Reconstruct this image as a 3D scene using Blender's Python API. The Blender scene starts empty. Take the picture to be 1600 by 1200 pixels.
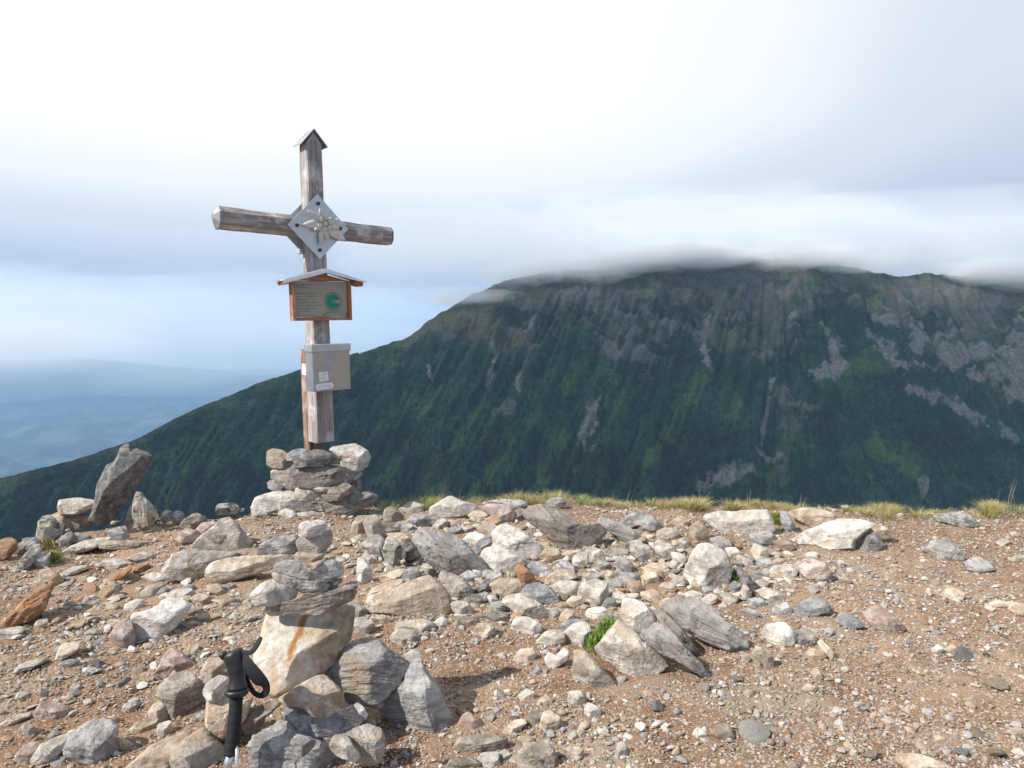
import bpy, bmesh, math, random
import numpy as np
from mathutils import Vector, Matrix

scene = bpy.context.scene
COL = scene.collection
R = math.radians

# ------------------------------------------------------------------ camera
FPX = 1101.0                       # focal length in pixels of the 1600 px wide photograph
PITCH = R(5.0)
CAM = np.array([0.0, 0.0, 1.25])
cam_data = bpy.data.cameras.new('camera')
cam_data.sensor_width = 36.0
cam_data.lens = 36.0 * FPX / 1600.0
cam_data.clip_start = 0.05
cam_data.clip_end = 60000.0
cam = bpy.data.objects.new('camera', cam_data)
COL.objects.link(cam)
cam.location = CAM
cam.rotation_euler = (R(90) - PITCH, 0, 0)
scene.camera = cam

# ------------------------------------------------------------------ sky, sun, exposure
SUN_DIR = np.array([-0.88, -0.47, 0.92])          # towards the sun
SUN_DIR = SUN_DIR / np.linalg.norm(SUN_DIR)
SUN_EL = math.asin(SUN_DIR[2])
SUN_AZ = math.atan2(SUN_DIR[0], SUN_DIR[1])       # from +Y, clockwise

world = bpy.data.worlds.new('World')
scene.world = world
world.use_nodes = True
wn, wl = world.node_tree.nodes, world.node_tree.links
wn.clear()

def wnode(t, **kw):
    n = wn.new(t)
    for k, v in kw.items():
        setattr(n, k, v)
    return n

w_out = wnode('ShaderNodeOutputWorld')
w_bg_sky = wnode('ShaderNodeBackground')
w_bg_cloud = wnode('ShaderNodeBackground')
w_mix = wnode('ShaderNodeMixShader')
w_sky = wnode('ShaderNodeTexSky', sky_type='NISHITA', sun_disc=False)
w_sky.sun_elevation = SUN_EL
w_sky.sun_rotation = SUN_AZ
w_sky.altitude = 2000
w_bg_sky.inputs['Strength'].default_value = 0.10
wl.new(w_sky.outputs[0], w_bg_sky.inputs['Color'])
w_tc = wnode('ShaderNodeTexCoord')
w_sep = wnode('ShaderNodeSeparateXYZ')
wl.new(w_tc.outputs['Generated'], w_sep.inputs[0])

def wmath(op, a, b=None, c=None, clamp=False):
    n = wnode('ShaderNodeMath', operation=op, use_clamp=clamp)
    for i, v in enumerate((a, b, c)):
        if v is None:
            continue
        if isinstance(v, (int, float)):
            n.inputs[i].default_value = v
        else:
            wl.new(v, n.inputs[i])
    return n.outputs[0]

def wsmooth(v, a, b, lo=0.0, hi=1.0):
    n = wnode('ShaderNodeMapRange', interpolation_type='SMOOTHSTEP')
    wl.new(v, n.inputs[0])
    n.inputs[1].default_value, n.inputs[2].default_value = a, b
    n.inputs[3].default_value, n.inputs[4].default_value = lo, hi
    return n.outputs[0]

def wdot(px, py):
    """cosine between a sky direction and the direction of the bright part of the overcast"""
    d = ray(px, py)
    n = wnode('ShaderNodeVectorMath', operation='DOT_PRODUCT')
    wl.new(w_tc.outputs['Generated'], n.inputs[0])
    n.inputs[1].default_value = tuple(d)
    return n.outputs['Value']

_c, _s = math.cos(PITCH), math.sin(PITCH)
def ray(px, py):
    x, z = (px - 800.0) / FPX, (600.0 - py) / FPX
    v = np.array([x, _c + z * _s, -_s + z * _c])
    return v / np.linalg.norm(v)

# cloud deck: noise on a plane overhead
den = wmath('ADD', wmath('ABSOLUTE', w_sep.outputs[2]), 0.22)
cmb = wnode('ShaderNodeCombineXYZ')
wl.new(wmath('DIVIDE', w_sep.outputs[0], den), cmb.inputs[0])
wl.new(wmath('DIVIDE', w_sep.outputs[1], den), cmb.inputs[1])
wl.new(wmath('MULTIPLY', w_sep.outputs[2], 2.5), cmb.inputs[2])
n1 = wnode('ShaderNodeTexNoise')
n1.inputs['Scale'].default_value = 0.6
n1.inputs['Detail'].default_value = 3.5
n1.inputs['Roughness'].default_value = 0.5
n1.inputs['Distortion'].default_value = 0.3
wl.new(cmb.outputs[0], n1.inputs['Vector'])
high = wsmooth(w_sep.outputs[2], 0.01, 0.30)
glow = wmath('MULTIPLY', wsmooth(wdot(260, 20), 0.52, 1.0), high)      # where the sun gets through the overcast
low_gap = wmath('MULTIPLY', wsmooth(wdot(-40, 520), 0.975, 0.997), wsmooth(w_sep.outputs[2], 0.055, 0.005))       # the bright rim of the cloud over the valley
val = wmath('ADD', wmath('MULTIPLY_ADD', n1.outputs['Fac'], 0.22, 0.235), wmath('MULTIPLY', glow, 0.50))
val = wmath('ADD', val, wmath('MULTIPLY', low_gap, 0.42))
val = wmath('ADD', val, wmath('MULTIPLY', high, 0.13))
ramp = wnode('ShaderNodeValToRGB')
ramp.color_ramp.interpolation = 'EASE'
els = ramp.color_ramp.elements
els[0].position, els[0].color = 0.15, (0.31, 0.385, 0.50, 1)
els[1].position, els[1].color = 1.0, (0.88, 0.885, 0.875, 1)
e = els.new(0.36); e.color = (0.405, 0.468, 0.565, 1)
e = els.new(0.52); e.color = (0.56, 0.605, 0.675, 1)
e = els.new(0.78); e.color = (0.74, 0.765, 0.79, 1)
wl.new(val, ramp.inputs[0])
wl.new(ramp.outputs[0], w_bg_cloud.inputs['Color'])
w_bg_cloud.inputs['Strength'].default_value = 0.94
# cloud cover: closed ahead, broken overhead and towards the sun
ahead = wsmooth(w_sep.outputs[1], -0.35, 0.45)
cover = wsmooth(wmath('ADD', n1.outputs['Fac'], wmath('MULTIPLY', ahead, 0.7)), 0.42, 0.62)
wl.new(cover, w_mix.inputs[0])
wl.new(w_bg_sky.outputs[0], w_mix.inputs[1])
wl.new(w_bg_cloud.outputs[0], w_mix.inputs[2])
wl.new(w_mix.outputs[0], w_out.inputs['Surface'])

sun_data = bpy.data.lights.new('sun', 'SUN')
sun_data.energy = 4.8
sun_data.angle = R(0.5)
sun_data.color = (1.0, 0.945, 0.86)
sun = bpy.data.objects.new('sun', sun_data)
COL.objects.link(sun)
sun.rotation_euler = Vector(SUN_DIR).to_track_quat('Z', 'Y').to_euler()

scene.view_settings.view_transform = 'Standard'
scene.view_settings.look = 'None'
scene.view_settings.exposure = 0.52
scene.view_settings.gamma = 1.0
scene.view_settings.use_curve_mapping = False
scene.render.engine = 'CYCLES'
scene.cycles.use_denoising = True
scene.cycles.max_bounces = 6
scene.cycles.diffuse_bounces = 3
scene.cycles.glossy_bounces = 2
scene.cycles.volume_bounces = 4
scene.cycles.transparent_max_bounces = 12
scene.cycles.use_adaptive_sampling = True
scene.cycles.adaptive_threshold = 0.015

# ------------------------------------------------------------------ helpers
rng = np.random.default_rng(7)
random.seed(7)

_P = np.random.default_rng(99).permutation(256)
_P = np.concatenate([_P, _P, _P])
_G = np.random.default_rng(5).normal(size=(256, 3))
_G /= np.linalg.norm(_G, axis=1)[:, None]

def perlin(p):
    """gradient noise, about -0.7..0.7; p is (n,3)"""
    i = np.floor(p).astype(np.int64)
    f = p - i
    u = f * f * f * (f * (f * 6 - 15) + 10)
    i &= 255
    out = 0
    for dx in (0, 1):
        wx = u[:, 0] if dx else 1 - u[:, 0]
        for dy in (0, 1):
            wy = u[:, 1] if dy else 1 - u[:, 1]
            for dz in (0, 1):
                wz = u[:, 2] if dz else 1 - u[:, 2]
                h = _P[_P[_P[(i[:, 0] + dx) & 255] + ((i[:, 1] + dy) & 255)] + ((i[:, 2] + dz) & 255)]
                g = _G[h]
                d = g[:, 0] * (f[:, 0] - dx) + g[:, 1] * (f[:, 1] - dy) + g[:, 2] * (f[:, 2] - dz)
                out = out + wx * wy * wz * d
    return out

def fbm(p, octaves=4, gain=0.5, lac=2.03):
    a, s, o = 1.0, 0.0, 0
    for k in range(octaves):
        o = o + a * perlin(p * lac ** k + 17.3 * k)
        a *= gain
    return o

def ridged(p, octaves=4, gain=0.5):
    a, o = 1.0, 0
    for k in range(octaves):
        o = o + a * (1 - np.abs(perlin(p * 2.07 ** k + 9.1 * k)) * 2.2)
        a *= gain
    return o

def smoothstep(a, b, x):
    t = np.clip((x - a) / (b - a), 0, 1)
    return t * t * (3 - 2 * t)

def mesh_np(name, verts, faces, mat=None, smooth=True, colors=None, sharp=0):
    """verts (n,3); faces (m,3) or (m,4)"""
    me = bpy.data.meshes.new(name)
    verts = np.asarray(verts, dtype=np.float32)
    faces = np.asarray(faces, dtype=np.int32)
    k = faces.shape[1]
    me.vertices.add(len(verts))
    me.vertices.foreach_set('co', verts.ravel())
    me.loops.add(faces.size)
    me.loops.foreach_set('vertex_index', faces.ravel())
    me.polygons.add(len(faces))
    me.polygons.foreach_set('loop_start', np.arange(0, faces.size, k, dtype=np.int32))
    me.polygons.foreach_set('loop_total', np.full(len(faces), k, dtype=np.int32))
    me.polygons.foreach_set('use_smooth', np.full(len(faces), smooth, dtype=bool))
    me.update(calc_edges=True)
    if colors is not None:
        at = me.color_attributes.new('tint', 'FLOAT_COLOR', 'POINT')
        c = np.ones((len(verts), 4), dtype=np.float32)
        c[:, :3] = colors
        at.data.foreach_set('color', c.ravel())
    if sharp:
        me.set_sharp_from_angle(angle=R(sharp))
    if mat:
        me.materials.append(mat)
    return me

def link(name, me, parent=None, loc=(0, 0, 0), rot=None):
    o = bpy.data.objects.new(name, me)
    COL.objects.link(o)
    o.location = loc
    if rot is not None:
        o.rotation_euler = rot
    if parent:
        o.parent = parent
    return o

def tag(o, label=None, cat=None, group=None, kind=None):
    for k, v in (('label', label), ('category', cat), ('group', group), ('kind', kind)):
        if v:
            o[k] = v
    return o

def bm_obj(name, bm, mat, parent=None, smooth=False, loc=(0, 0, 0), rot=None):
    me = bpy.data.meshes.new(name)
    bmesh.ops.recalc_face_normals(bm, faces=bm.faces)
    bm.to_mesh(me)
    bm.free()
    if smooth:
        me.polygons.foreach_set('use_smooth', [True] * len(me.polygons))
    if mat:
        me.materials.append(mat)
    return link(name, me, parent, loc, rot)

def add_box(bm, c, s, bevel=0.0, rot=None, seg=1):
    m = Matrix.Translation(c)
    if rot is not None:
        m = m @ rot.to_4x4()
    m = m @ Matrix.Diagonal((s[0], s[1], s[2], 1))
    r = bmesh.ops.create_cube(bm, size=1, matrix=m)
    if bevel:
        es = list({e for v in r['verts'] for e in v.link_edges})
        bmesh.ops.bevel(bm, geom=es, offset=bevel, segments=seg, profile=0.7, affect='EDGES')

def add_prism(bm, pts, axis_from, axis_to):
    """pts: list of 3D points of a polygon; extruded by axis_to-axis_from"""
    d = Vector(axis_to) - Vector(axis_from)
    a = [bm.verts.new(Vector(p)) for p in pts]
    b = [bm.verts.new(Vector(p) + d) for p in pts]
    n = len(pts)
    bm.faces.new(a)
    bm.faces.new(b[::-1])
    for i in range(n):
        bm.faces.new((a[i], b[i], b[(i + 1) % n], a[(i + 1) % n]))

def add_tube(bm, pts, radii, seg=16, caps=True, flat=1.0):
    pts = [Vector(p) for p in pts]
    rings = []
    up = Vector((0.13, 0.97, 0.2))
    for i, p in enumerate(pts):
        t = (pts[min(i + 1, len(pts) - 1)] - pts[max(i - 1, 0)]).normalized()
        a = (up - t * up.dot(t)).normalized()
        b = t.cross(a)
        r = radii[i]
        rings.append([bm.verts.new(p + a * math.cos(2 * math.pi * k / seg) * r + b * math.sin(2 * math.pi * k / seg) * r * flat) for k in range(seg)])
    for i in range(len(rings) - 1):
        for k in range(seg):
            bm.faces.new((rings[i][k], rings[i][(k + 1) % seg], rings[i + 1][(k + 1) % seg], rings[i + 1][k]))
    if caps:
        bm.faces.new(rings[0][::-1])
        bm.faces.new(rings[-1])

# ------------------------------------------------------------------ ground height
def _edge_depth():
    pts = [(-600, 905), (-200, 880), (0, 852), (60, 842), (150, 822), (230, 812), (300, 806), (400, 797), (520, 790), (620, 786), (760, 779),
           (900, 778), (1000, 781), (1100, 787), (1200, 789), (1300, 793), (1420, 802), (1500, 804), (1600, 801), (1800, 802), (2200, 815)]
    qs, ds = [], []
    for px, py in pts:
        d = ray(px, py)
        t = -CAM[2] / d[2]
        qs.append(d[0] / d[1]); ds.append(d[1] * t)
    return np.array(qs), np.array(ds)
EDGE_Q, EDGE_D = _edge_depth()

def edge_s(x, y):
    q = np.clip(x / np.maximum(y, 0.4), -1.4, 1.4)
    s = y - np.interp(q, EDGE_Q, EDGE_D)
    s = np.where(y < 0.4, -4.0, s)
    return np.maximum(np.maximum(s, np.abs(x) - 9.0), -y - 7.0)

def gz(x, y, fine=True):
    x = np.asarray(x, dtype=float); y = np.asarray(y, dtype=float)
    x, y = np.broadcast_arrays(x, y)
    sh = x.shape
    x, y = x.ravel(), y.ravel()
    s = edge_s(x, y)
    far = smoothstep(10, 200, np.hypot(x, y))
    p = np.stack([x, y, np.zeros_like(x)], 1)
    z = 0.055 * fbm(p * 0.8 + 3.3, 2) + 0.03 * fbm(p * 2.9 + 1.7, 3)
    z = z * (1 - far) + far * 18 * fbm(p * 0.012, 3) * smoothstep(20, 300, np.hypot(x, y))
    z = z - 0.62 * 0.5 * (s - 0.05 + np.sqrt((s - 0.05) ** 2 + 0.012))
    z = np.maximum(z, -1150 + 30 * perlin(p * 0.0009))
    return z.reshape(sh)

def at(px, py):
    """where the ray of a photo pixel meets the summit ground"""
    d = ray(px, py)
    t = -CAM[2] / d[2] if d[2] < -0.02 else 8.0
    for _ in range(6):
        p = CAM + d * t
        if edge_s(p[0], p[1]) > 0.25:
            t2 = -CAM[2] / d[2]
            return CAM + d * t2
        t += (p[2] - float(gz(p[0], p[1]))) / -d[2]
    return CAM + d * t

def at_depth(px, py, depth):
    d = ray(px, py)
    return CAM + d * (depth / d[1])
# ------------------------------------------------------------------ materials
class NT:
    def __init__(self, name):
        self.m = bpy.data.materials.new(name)
        self.m.use_nodes = True
        self.n, self.l = self.m.node_tree.nodes, self.m.node_tree.links
        self.n.clear()
        self.out = self.n.new('ShaderNodeOutputMaterial')
        self.b = self.n.new('ShaderNodeBsdfPrincipled')
        self.l.new(self.b.outputs[0], self.out.inputs['Surface'])
        self.tc = self.n.new('ShaderNodeTexCoord')
    def set(self, inp, v):
        s = self.b.inputs[inp] if isinstance(inp, str) else inp
        if hasattr(v, 'is_linked') or isinstance(v, bpy.types.NodeSocket):
            self.l.new(v, s)
        else:
            if isinstance(v, (tuple, list)) and len(v) == 3 and s.type == 'RGBA':
                v = (*v, 1)
            s.default_value = v
    def mapping(self, vec, scale=(1, 1, 1), rot=(0, 0, 0), loc=None):
        n = self.n.new('ShaderNodeMapping')
        self.l.new(vec, n.inputs['Vector'])
        n.inputs['Scale'].default_value = scale
        n.inputs['Rotation'].default_value = rot
        if loc is not None:
            if isinstance(loc, bpy.types.NodeSocket):
                self.l.new(loc, n.inputs['Location'])
            else:
                n.inputs['Location'].default_value = loc
        return n.outputs[0]
    def noise(self, vec, scale, detail=4, rough=0.55, dist=0.0):
        n = self.n.new('ShaderNodeTexNoise')
        self.l.new(vec, n.inputs['Vector'])
        n.inputs['Scale'].default_value = scale
        n.inputs['Detail'].default_value = detail
        n.inputs['Roughness'].default_value = rough
        n.inputs['Distortion'].default_value = dist
        return n.outputs['Fac']
    def voronoi(self, vec, scale, feature='F1', out='Distance'):
        n = self.n.new('ShaderNodeTexVoronoi')
        n.feature = feature
        self.l.new(vec, n.inputs['Vector'])
        n.inputs['Scale'].default_value = scale
        return n.outputs[out]
    def step(self, v, a, b, lo=0.0, hi=1.0):
        n = self.n.new('ShaderNodeMapRange')
        n.interpolation_type = 'SMOOTHSTEP'
        self.l.new(v, n.inputs[0])
        n.inputs[1].default_value, n.inputs[2].default_value = a, b
        n.inputs[3].default_value, n.inputs[4].default_value = lo, hi
        return n.outputs[0]
    def mix(self, f, a, b, mode='MIX'):
        n = self.n.new('ShaderNodeMix')
        n.data_type = 'RGBA'
        n.blend_type = mode
        for s, v in ((n.inputs['Factor'], f), (n.inputs[6], a), (n.inputs[7], b)):
            self.set(s, v)
        return n.outputs[2]
    def math(self, op, a, b=0.0):
        n = self.n.new('ShaderNodeMath')
        n.operation = op
        self.set(n.inputs[0], a); self.set(n.inputs[1], b)
        return n.outputs[0]
    def attr(self, name='tint'):
        n = self.n.new('ShaderNodeAttribute')
        n.attribute_name = name
        return n.outputs['Color']
    def rand(self):
        return self.n.new('ShaderNodeObjectInfo').outputs['Random']
    def bump(self, h, strength=0.4, dist=0.01, prev=None):
        n = self.n.new('ShaderNodeBump')
        n.inputs['Strength'].default_value = strength
        n.inputs['Distance'].default_value = dist
        self.l.new(h, n.inputs['Height'])
        if prev is not None:
            self.l.new(prev, n.inputs['Normal'])
        return n.outputs[0]

def lin(c):
    return tuple(c)

def rock_mat(name, base, light, dark, stain=(0.36, 0.22, 0.12), stain_lo=0.56, strata=0.5, lichen=0.0, speck=0.5):
    t = NT(name)
    r = t.rand()
    off = t.n.new('ShaderNodeCombineXYZ')
    for k, m in enumerate((37.0, 91.0, 53.0)):
        t.l.new(t.math('MULTIPLY', r, m), off.inputs[k])
    v = t.mapping(t.tc.outputs['Object'], loc=off.outputs[0])
    big = t.noise(v, 6.0, 4, 0.6, 0.4)
    mid = t.noise(v, 22.0, 6, 0.65, 0.2)
    fine = t.noise(v, 110.0, 5, 0.7)
    # foliation: thin layers, tilted, wavy
    lv = t.mapping(v, (3.0, 3.0, 30.0), (0.5, 0.35, 0.2))
    lay = t.noise(lv, 1.6, 5, 0.6, 0.6)
    c = t.mix(t.step(big, 0.32, 0.68), dark, base)
    c = t.mix(t.step(mid, 0.42, 0.62), c, light)
    c = t.mix(t.math('MULTIPLY', t.step(t.noise(t.mapping(v, loc=(2.2, 7.1, 4.4)), 38.0, 6, 0.7, 0.4), 0.54, 0.66), 0.55), c, dark)
    c = t.mix(t.math('MULTIPLY', t.step(lay, 0.52, 0.66), strata), c, dark)
    c = t.mix(t.step(t.noise(v, 4.2, 5, 0.65, 0.8), stain_lo, stain_lo + 0.16), c, stain)
    if lichen:
        lm = t.math('MULTIPLY', t.step(t.noise(v, 14.0, 6, 0.7), 0.55, 0.62), lichen)
        c = t.mix(lm, c, (0.045, 0.05, 0.045))
        lm2 = t.math('MULTIPLY', t.step(t.noise(t.mapping(v, loc=(5, 3, 1)), 9.0, 6, 0.7), 0.6, 0.66), lichen * 0.8)
        c = t.mix(lm2, c, (0.26, 0.28, 0.19))
    sp = t.math('MULTIPLY', t.step(fine, 0.58, 0.72), speck)
    c = t.mix(sp, c, dark)
    # hairline cracks
    cr = t.voronoi(t.mapping(v, (1, 1, 1.6), (0.3, 0.5, 0.1)), 9.0, 'DISTANCE_TO_EDGE')
    c = t.mix(t.math('MULTIPLY', t.step(cr, 0.0, 0.02, 1.0, 0.0), 0.45), c, dark)
    # every stone a little lighter or darker than the next
    n = t.n.new('ShaderNodeHueSaturation')
    t.l.new(c, n.inputs['Color'])
    t.l.new(t.math('ADD', t.math('MULTIPLY', r, 0.34), 0.82), n.inputs['Value'])
    n.inputs['Saturation'].default_value = 1.0
    t.set('Base Color', n.outputs[0])
    t.set('Roughness', t.step(mid, 0.3, 0.7, 0.62, 0.9))
    t.set('Specular IOR Level', 0.3)
    b = t.bump(big, 0.5, 0.03)
    b = t.bump(mid, 0.75, 0.018, b)
    b = t.bump(lay, 0.35 + 0.6 * strata, 0.012, b)
    b = t.bump(fine, 0.6, 0.005, b)
    t.set('Normal', b)
    return t.m

M = {}
M['pale'] = rock_mat('pale_rock', (0.43, 0.385, 0.325), (0.54, 0.505, 0.45), (0.24, 0.20, 0.165), (0.40, 0.275, 0.165), 0.53, 0.35)
M['white'] = rock_mat('white_rock', (0.50, 0.465, 0.42), (0.60, 0.575, 0.53), (0.30, 0.265, 0.225), (0.43, 0.32, 0.21), 0.57, 0.25)
M['grey'] = rock_mat('grey_rock', (0.315, 0.30, 0.28), (0.43, 0.415, 0.39), (0.155, 0.145, 0.14), (0.35, 0.255, 0.165), 0.56, 0.6)
M['blue'] = rock_mat('blue_grey_rock', (0.285, 0.28, 0.275), (0.39, 0.385, 0.375), (0.14, 0.14, 0.145), (0.32, 0.265, 0.20), 0.62, 0.65)
M['dark'] = rock_mat('dark_rock', (0.17, 0.16, 0.15), (0.27, 0.26, 0.245), (0.075, 0.072, 0.07), (0.21, 0.165, 0.12), 0.60, 0.7, 0.55)
M['lichen'] = rock_mat('lichen_rock', (0.36, 0.335, 0.29), (0.48, 0.455, 0.40), (0.15, 0.135, 0.12), (0.34, 0.245, 0.155), 0.57, 0.55, 0.9)
M['tan'] = rock_mat('tan_rock', (0.42, 0.335, 0.25), (0.53, 0.455, 0.37), (0.25, 0.185, 0.13), (0.38, 0.22, 0.115), 0.55, 0.4)
M['brown'] = rock_mat('brown_rock', (0.265, 0.22, 0.18), (0.36, 0.315, 0.27), (0.13, 0.105, 0.085), (0.29, 0.18, 0.11), 0.55, 0.65, 0.25)
M['orange'] = rock_mat('rusty_rock', (0.33, 0.185, 0.10), (0.44, 0.30, 0.19), (0.16, 0.085, 0.05), (0.37, 0.17, 0.075), 0.48, 0.5)
M['pink'] = rock_mat('pinkish_rock', (0.38, 0.29, 0.245), (0.50, 0.42, 0.37), (0.22, 0.15, 0.125), (0.30, 0.165, 0.12), 0.52, 0.35)
COLOUR_WORD = dict(pale='pale', white='white', grey='grey', blue='blue grey', dark='dark grey', lichen='lichen spotted', tan='tan',
                   brown='brown', orange='rusty orange', pink='pinkish')

def slate_mat(name, base, light, dark, stain, n=(0.50, -0.22, 0.84)):
    """thinly layered schist whose layers dip to the lower right"""
    t = NT(name)
    v = t.tc.outputs['Object']
    d = t.n.new('ShaderNodeVectorMath'); d.operation = 'DOT_PRODUCT'
    t.l.new(v, d.inputs[0]); d.inputs[1].default_value = n
    sep = t.n.new('ShaderNodeSeparateXYZ'); t.l.new(v, sep.inputs[0])
    warp = t.math('MULTIPLY', t.noise(v, 5.0, 3, 0.6), 0.06)
    cmb = t.n.new('ShaderNodeCombineXYZ')
    t.l.new(t.math('MULTIPLY', t.math('ADD', d.outputs['Value'], warp), 120.0), cmb.inputs[0])
    t.l.new(t.math('MULTIPLY', sep.outputs[0], 4.0), cmb.inputs[1])
    t.l.new(t.math('MULTIPLY', sep.outputs[1], 4.0), cmb.inputs[2])
    lay = t.noise(cmb.outputs[0], 1.0, 4, 0.65)
    big = t.noise(v, 7.0, 4, 0.6, 0.4); mid = t.noise(v, 26.0, 6, 0.65); fine = t.noise(v, 120.0, 5, 0.7)
    c = t.mix(t.step(big, 0.35, 0.65), base, light)
    c = t.mix(t.step(mid, 0.5, 0.66), c, tuple(x * 0.75 for x in base))
    c = t.mix(t.step(t.noise(v, 4.5, 5, 0.65, 0.8), 0.56, 0.70), c, stain)
    c = t.mix(t.math('MULTIPLY', t.step(lay, 0.52, 0.64), 0.5), c, dark)
    lm = t.math('MULTIPLY', t.step(t.noise(v, 15.0, 6, 0.7), 0.58, 0.64), 0.7)
    c = t.mix(lm, c, (0.06, 0.06, 0.055))
    t.set('Base Color', c)
    t.set('Roughness', 0.78); t.set('Specular IOR Level', 0.3)
    b = t.bump(lay, 0.6, 0.012)
    b = t.bump(mid, 0.6, 0.014, b)
    t.set('Normal', t.bump(fine, 0.5, 0.004, b))
    return t.m
M['slate'] = slate_mat('layered_schist', (0.24, 0.225, 0.205), (0.37, 0.35, 0.32), (0.085, 0.08, 0.075), (0.31, 0.235, 0.16))
M['schist'] = slate_mat('dark_layered_schist', (0.20, 0.175, 0.15), (0.31, 0.275, 0.24), (0.06, 0.055, 0.05), (0.26, 0.18, 0.115))
COLOUR_WORD.update(slate='layered grey', schist='dark layered')

def boulder_mat():
    """left flank painted sunlit white, right flank painted shaded brown, one rust run down the middle"""
    t = NT('rust_streaked_boulder')
    v = t.tc.outputs['Object']
    sep = t.n.new('ShaderNodeSeparateXYZ')
    t.l.new(v, sep.inputs[0])
    big = t.noise(v, 9.0, 5, 0.65, 0.5)
    mid = t.noise(v, 30.0, 6, 0.65)
    fine = t.noise(v, 130.0, 5, 0.7)
    st = t.noise(t.mapping(v, (14, 14, 3.0)), 1.6, 5, 0.6, 0.3)
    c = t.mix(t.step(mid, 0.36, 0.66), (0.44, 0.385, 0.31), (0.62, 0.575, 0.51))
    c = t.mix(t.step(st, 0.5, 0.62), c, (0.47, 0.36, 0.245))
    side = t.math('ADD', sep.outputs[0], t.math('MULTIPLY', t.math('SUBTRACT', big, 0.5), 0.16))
    c = t.mix(t.step(side, 0.02, 0.10), c, t.mix(t.step(mid, 0.35, 0.65), (0.19, 0.145, 0.095), (0.36, 0.285, 0.20)))  # brown right flank, darkened with the shade put into its colour
    run = t.math('ABSOLUTE', t.math('ADD', t.math('ADD', sep.outputs[0], t.math('MULTIPLY', sep.outputs[2], -0.22)),
                                    t.math('ADD', t.math('MULTIPLY', t.math('SUBTRACT', t.noise(v, 14.0, 3), 0.5), 0.05), 0.012)))
    c = t.mix(t.math('MULTIPLY', t.step(run, 0.004, 0.018, 1.0, 0.0), t.step(sep.outputs[2], -0.03, 0.03)), c, (0.33, 0.15, 0.045))
    c = t.mix(t.math('MULTIPLY', t.step(fine, 0.58, 0.7), 0.35), c, (0.2, 0.16, 0.12))
    t.set('Base Color', c)
    t.set('Roughness', 0.75)
    t.set('Specular IOR Level', 0.3)
    b = t.bump(mid, 0.5, 0.01)
    b = t.bump(st, 0.4, 0.01, b)
    t.set('Normal', t.bump(fine, 0.4, 0.003, b))
    return t.m
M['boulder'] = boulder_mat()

def soil_mat():
    t = NT('stony_soil')
    v = t.tc.outputs['Object']
    a = t.noise(v, 0.9, 5, 0.6, 0.4)
    b_ = t.noise(v, 5.0, 6, 0.65, 0.3)
    f = t.noise(v, 90.0, 5, 0.75)
    c = t.mix(t.step(a, 0.38, 0.62), (0.20, 0.115, 0.068), (0.30, 0.205, 0.135))
    c = t.mix(t.step(b_, 0.50, 0.70), c, (0.18, 0.095, 0.055))
    c = t.mix(t.step(f, 0.50, 0.70), c, (0.38, 0.29, 0.21))
    g = t.noise(t.mapping(v, loc=(7.3, 2.2, 0)), 1.7, 6, 0.65, 0.5)
    c = t.mix(t.step(g, 0.50, 0.64), c, (0.29, 0.225, 0.165))
    c = t.mix(t.step(t.noise(t.mapping(v, loc=(1.3, 8.2, 0)), 2.6, 6, 0.7, 0.5), 0.57, 0.68), c, (0.145, 0.075, 0.042))
    vc = t.n.new('ShaderNodeTexVoronoi')
    t.l.new(v, vc.inputs['Vector'])
    vc.inputs['Scale'].default_value = 95.0
    peb = t.step(vc.outputs['Distance'], 0.28, 0.42, 1.0, 0.0)
    sepc = t.n.new('ShaderNodeSeparateColor')
    t.l.new(vc.outputs['Color'], sepc.inputs[0])
    pick = t.math('MULTIPLY', peb, t.step(sepc.outputs[0], 0.45, 0.5))
    c = t.mix(pick, c, t.mix(sepc.outputs[1], (0.26, 0.18, 0.125), (0.48, 0.42, 0.35)))
    # away from the summit the slope is turf
    sep = t.n.new('ShaderNodeSeparateXYZ')
    t.l.new(v, sep.inputs[0])
    c = t.mix(t.step(sep.outputs[2], -1.2, -0.4, 1.0, 0.0), c, t.mix(t.noise(v, 0.05, 6, 0.7), (0.03, 0.05, 0.02), (0.06, 0.075, 0.03)))
    t.set('Base Color', c)
    t.set('Roughness', 0.95)
    t.set('Specular IOR Level', 0.15)
    h = t.bump(b_, 0.35, 0.02)
    h = t.bump(f, 0.7, 0.006, h)
    t.set('Normal', t.bump(t.math('MULTIPLY', vc.outputs['Distance'], -1.0), 0.5, 0.006, h))
    return t.m
M['soil'] = soil_mat()

def tint_mat(name, rough=0.85, noise_scale=60.0, amount=0.35, bump=0.3, dist=0.004, spec=0.25, trans=0.0):
    t = NT(name)
    n = t.noise(t.tc.outputs['Object'], noise_scale, 5, 0.65)
    c = t.attr()
    c = t.mix(t.step(n, 0.35, 0.65, amount, 0.0), c, t.mix(1.0, c, (0.45, 0.42, 0.40), 'MULTIPLY'))
    t.set('Base Color', c)
    t.set('Roughness', rough)
    t.set('Specular IOR Level', spec)
    if bump:
        t.set('Normal', t.bump(n, bump, dist))
    return t.m
M['gravel'] = tint_mat('gravel_stone', 0.8, 70.0, 0.4, 0.4, 0.004)
M['blade'] = tint_mat('grass_blade', 0.6, 25.0, 0.25, 0.0)
M['slope'] = tint_mat('mountain_slope', 0.95, 0.22, 0.75, 0.9, 1.6, 0.1)
M['far'] = tint_mat('valley_side', 0.95, 0.004, 0.5, 0.0)
M['needle'] = tint_mat('conifer_needles', 0.9, 0.5, 0.5, 0.0, spec=0.1)

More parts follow.
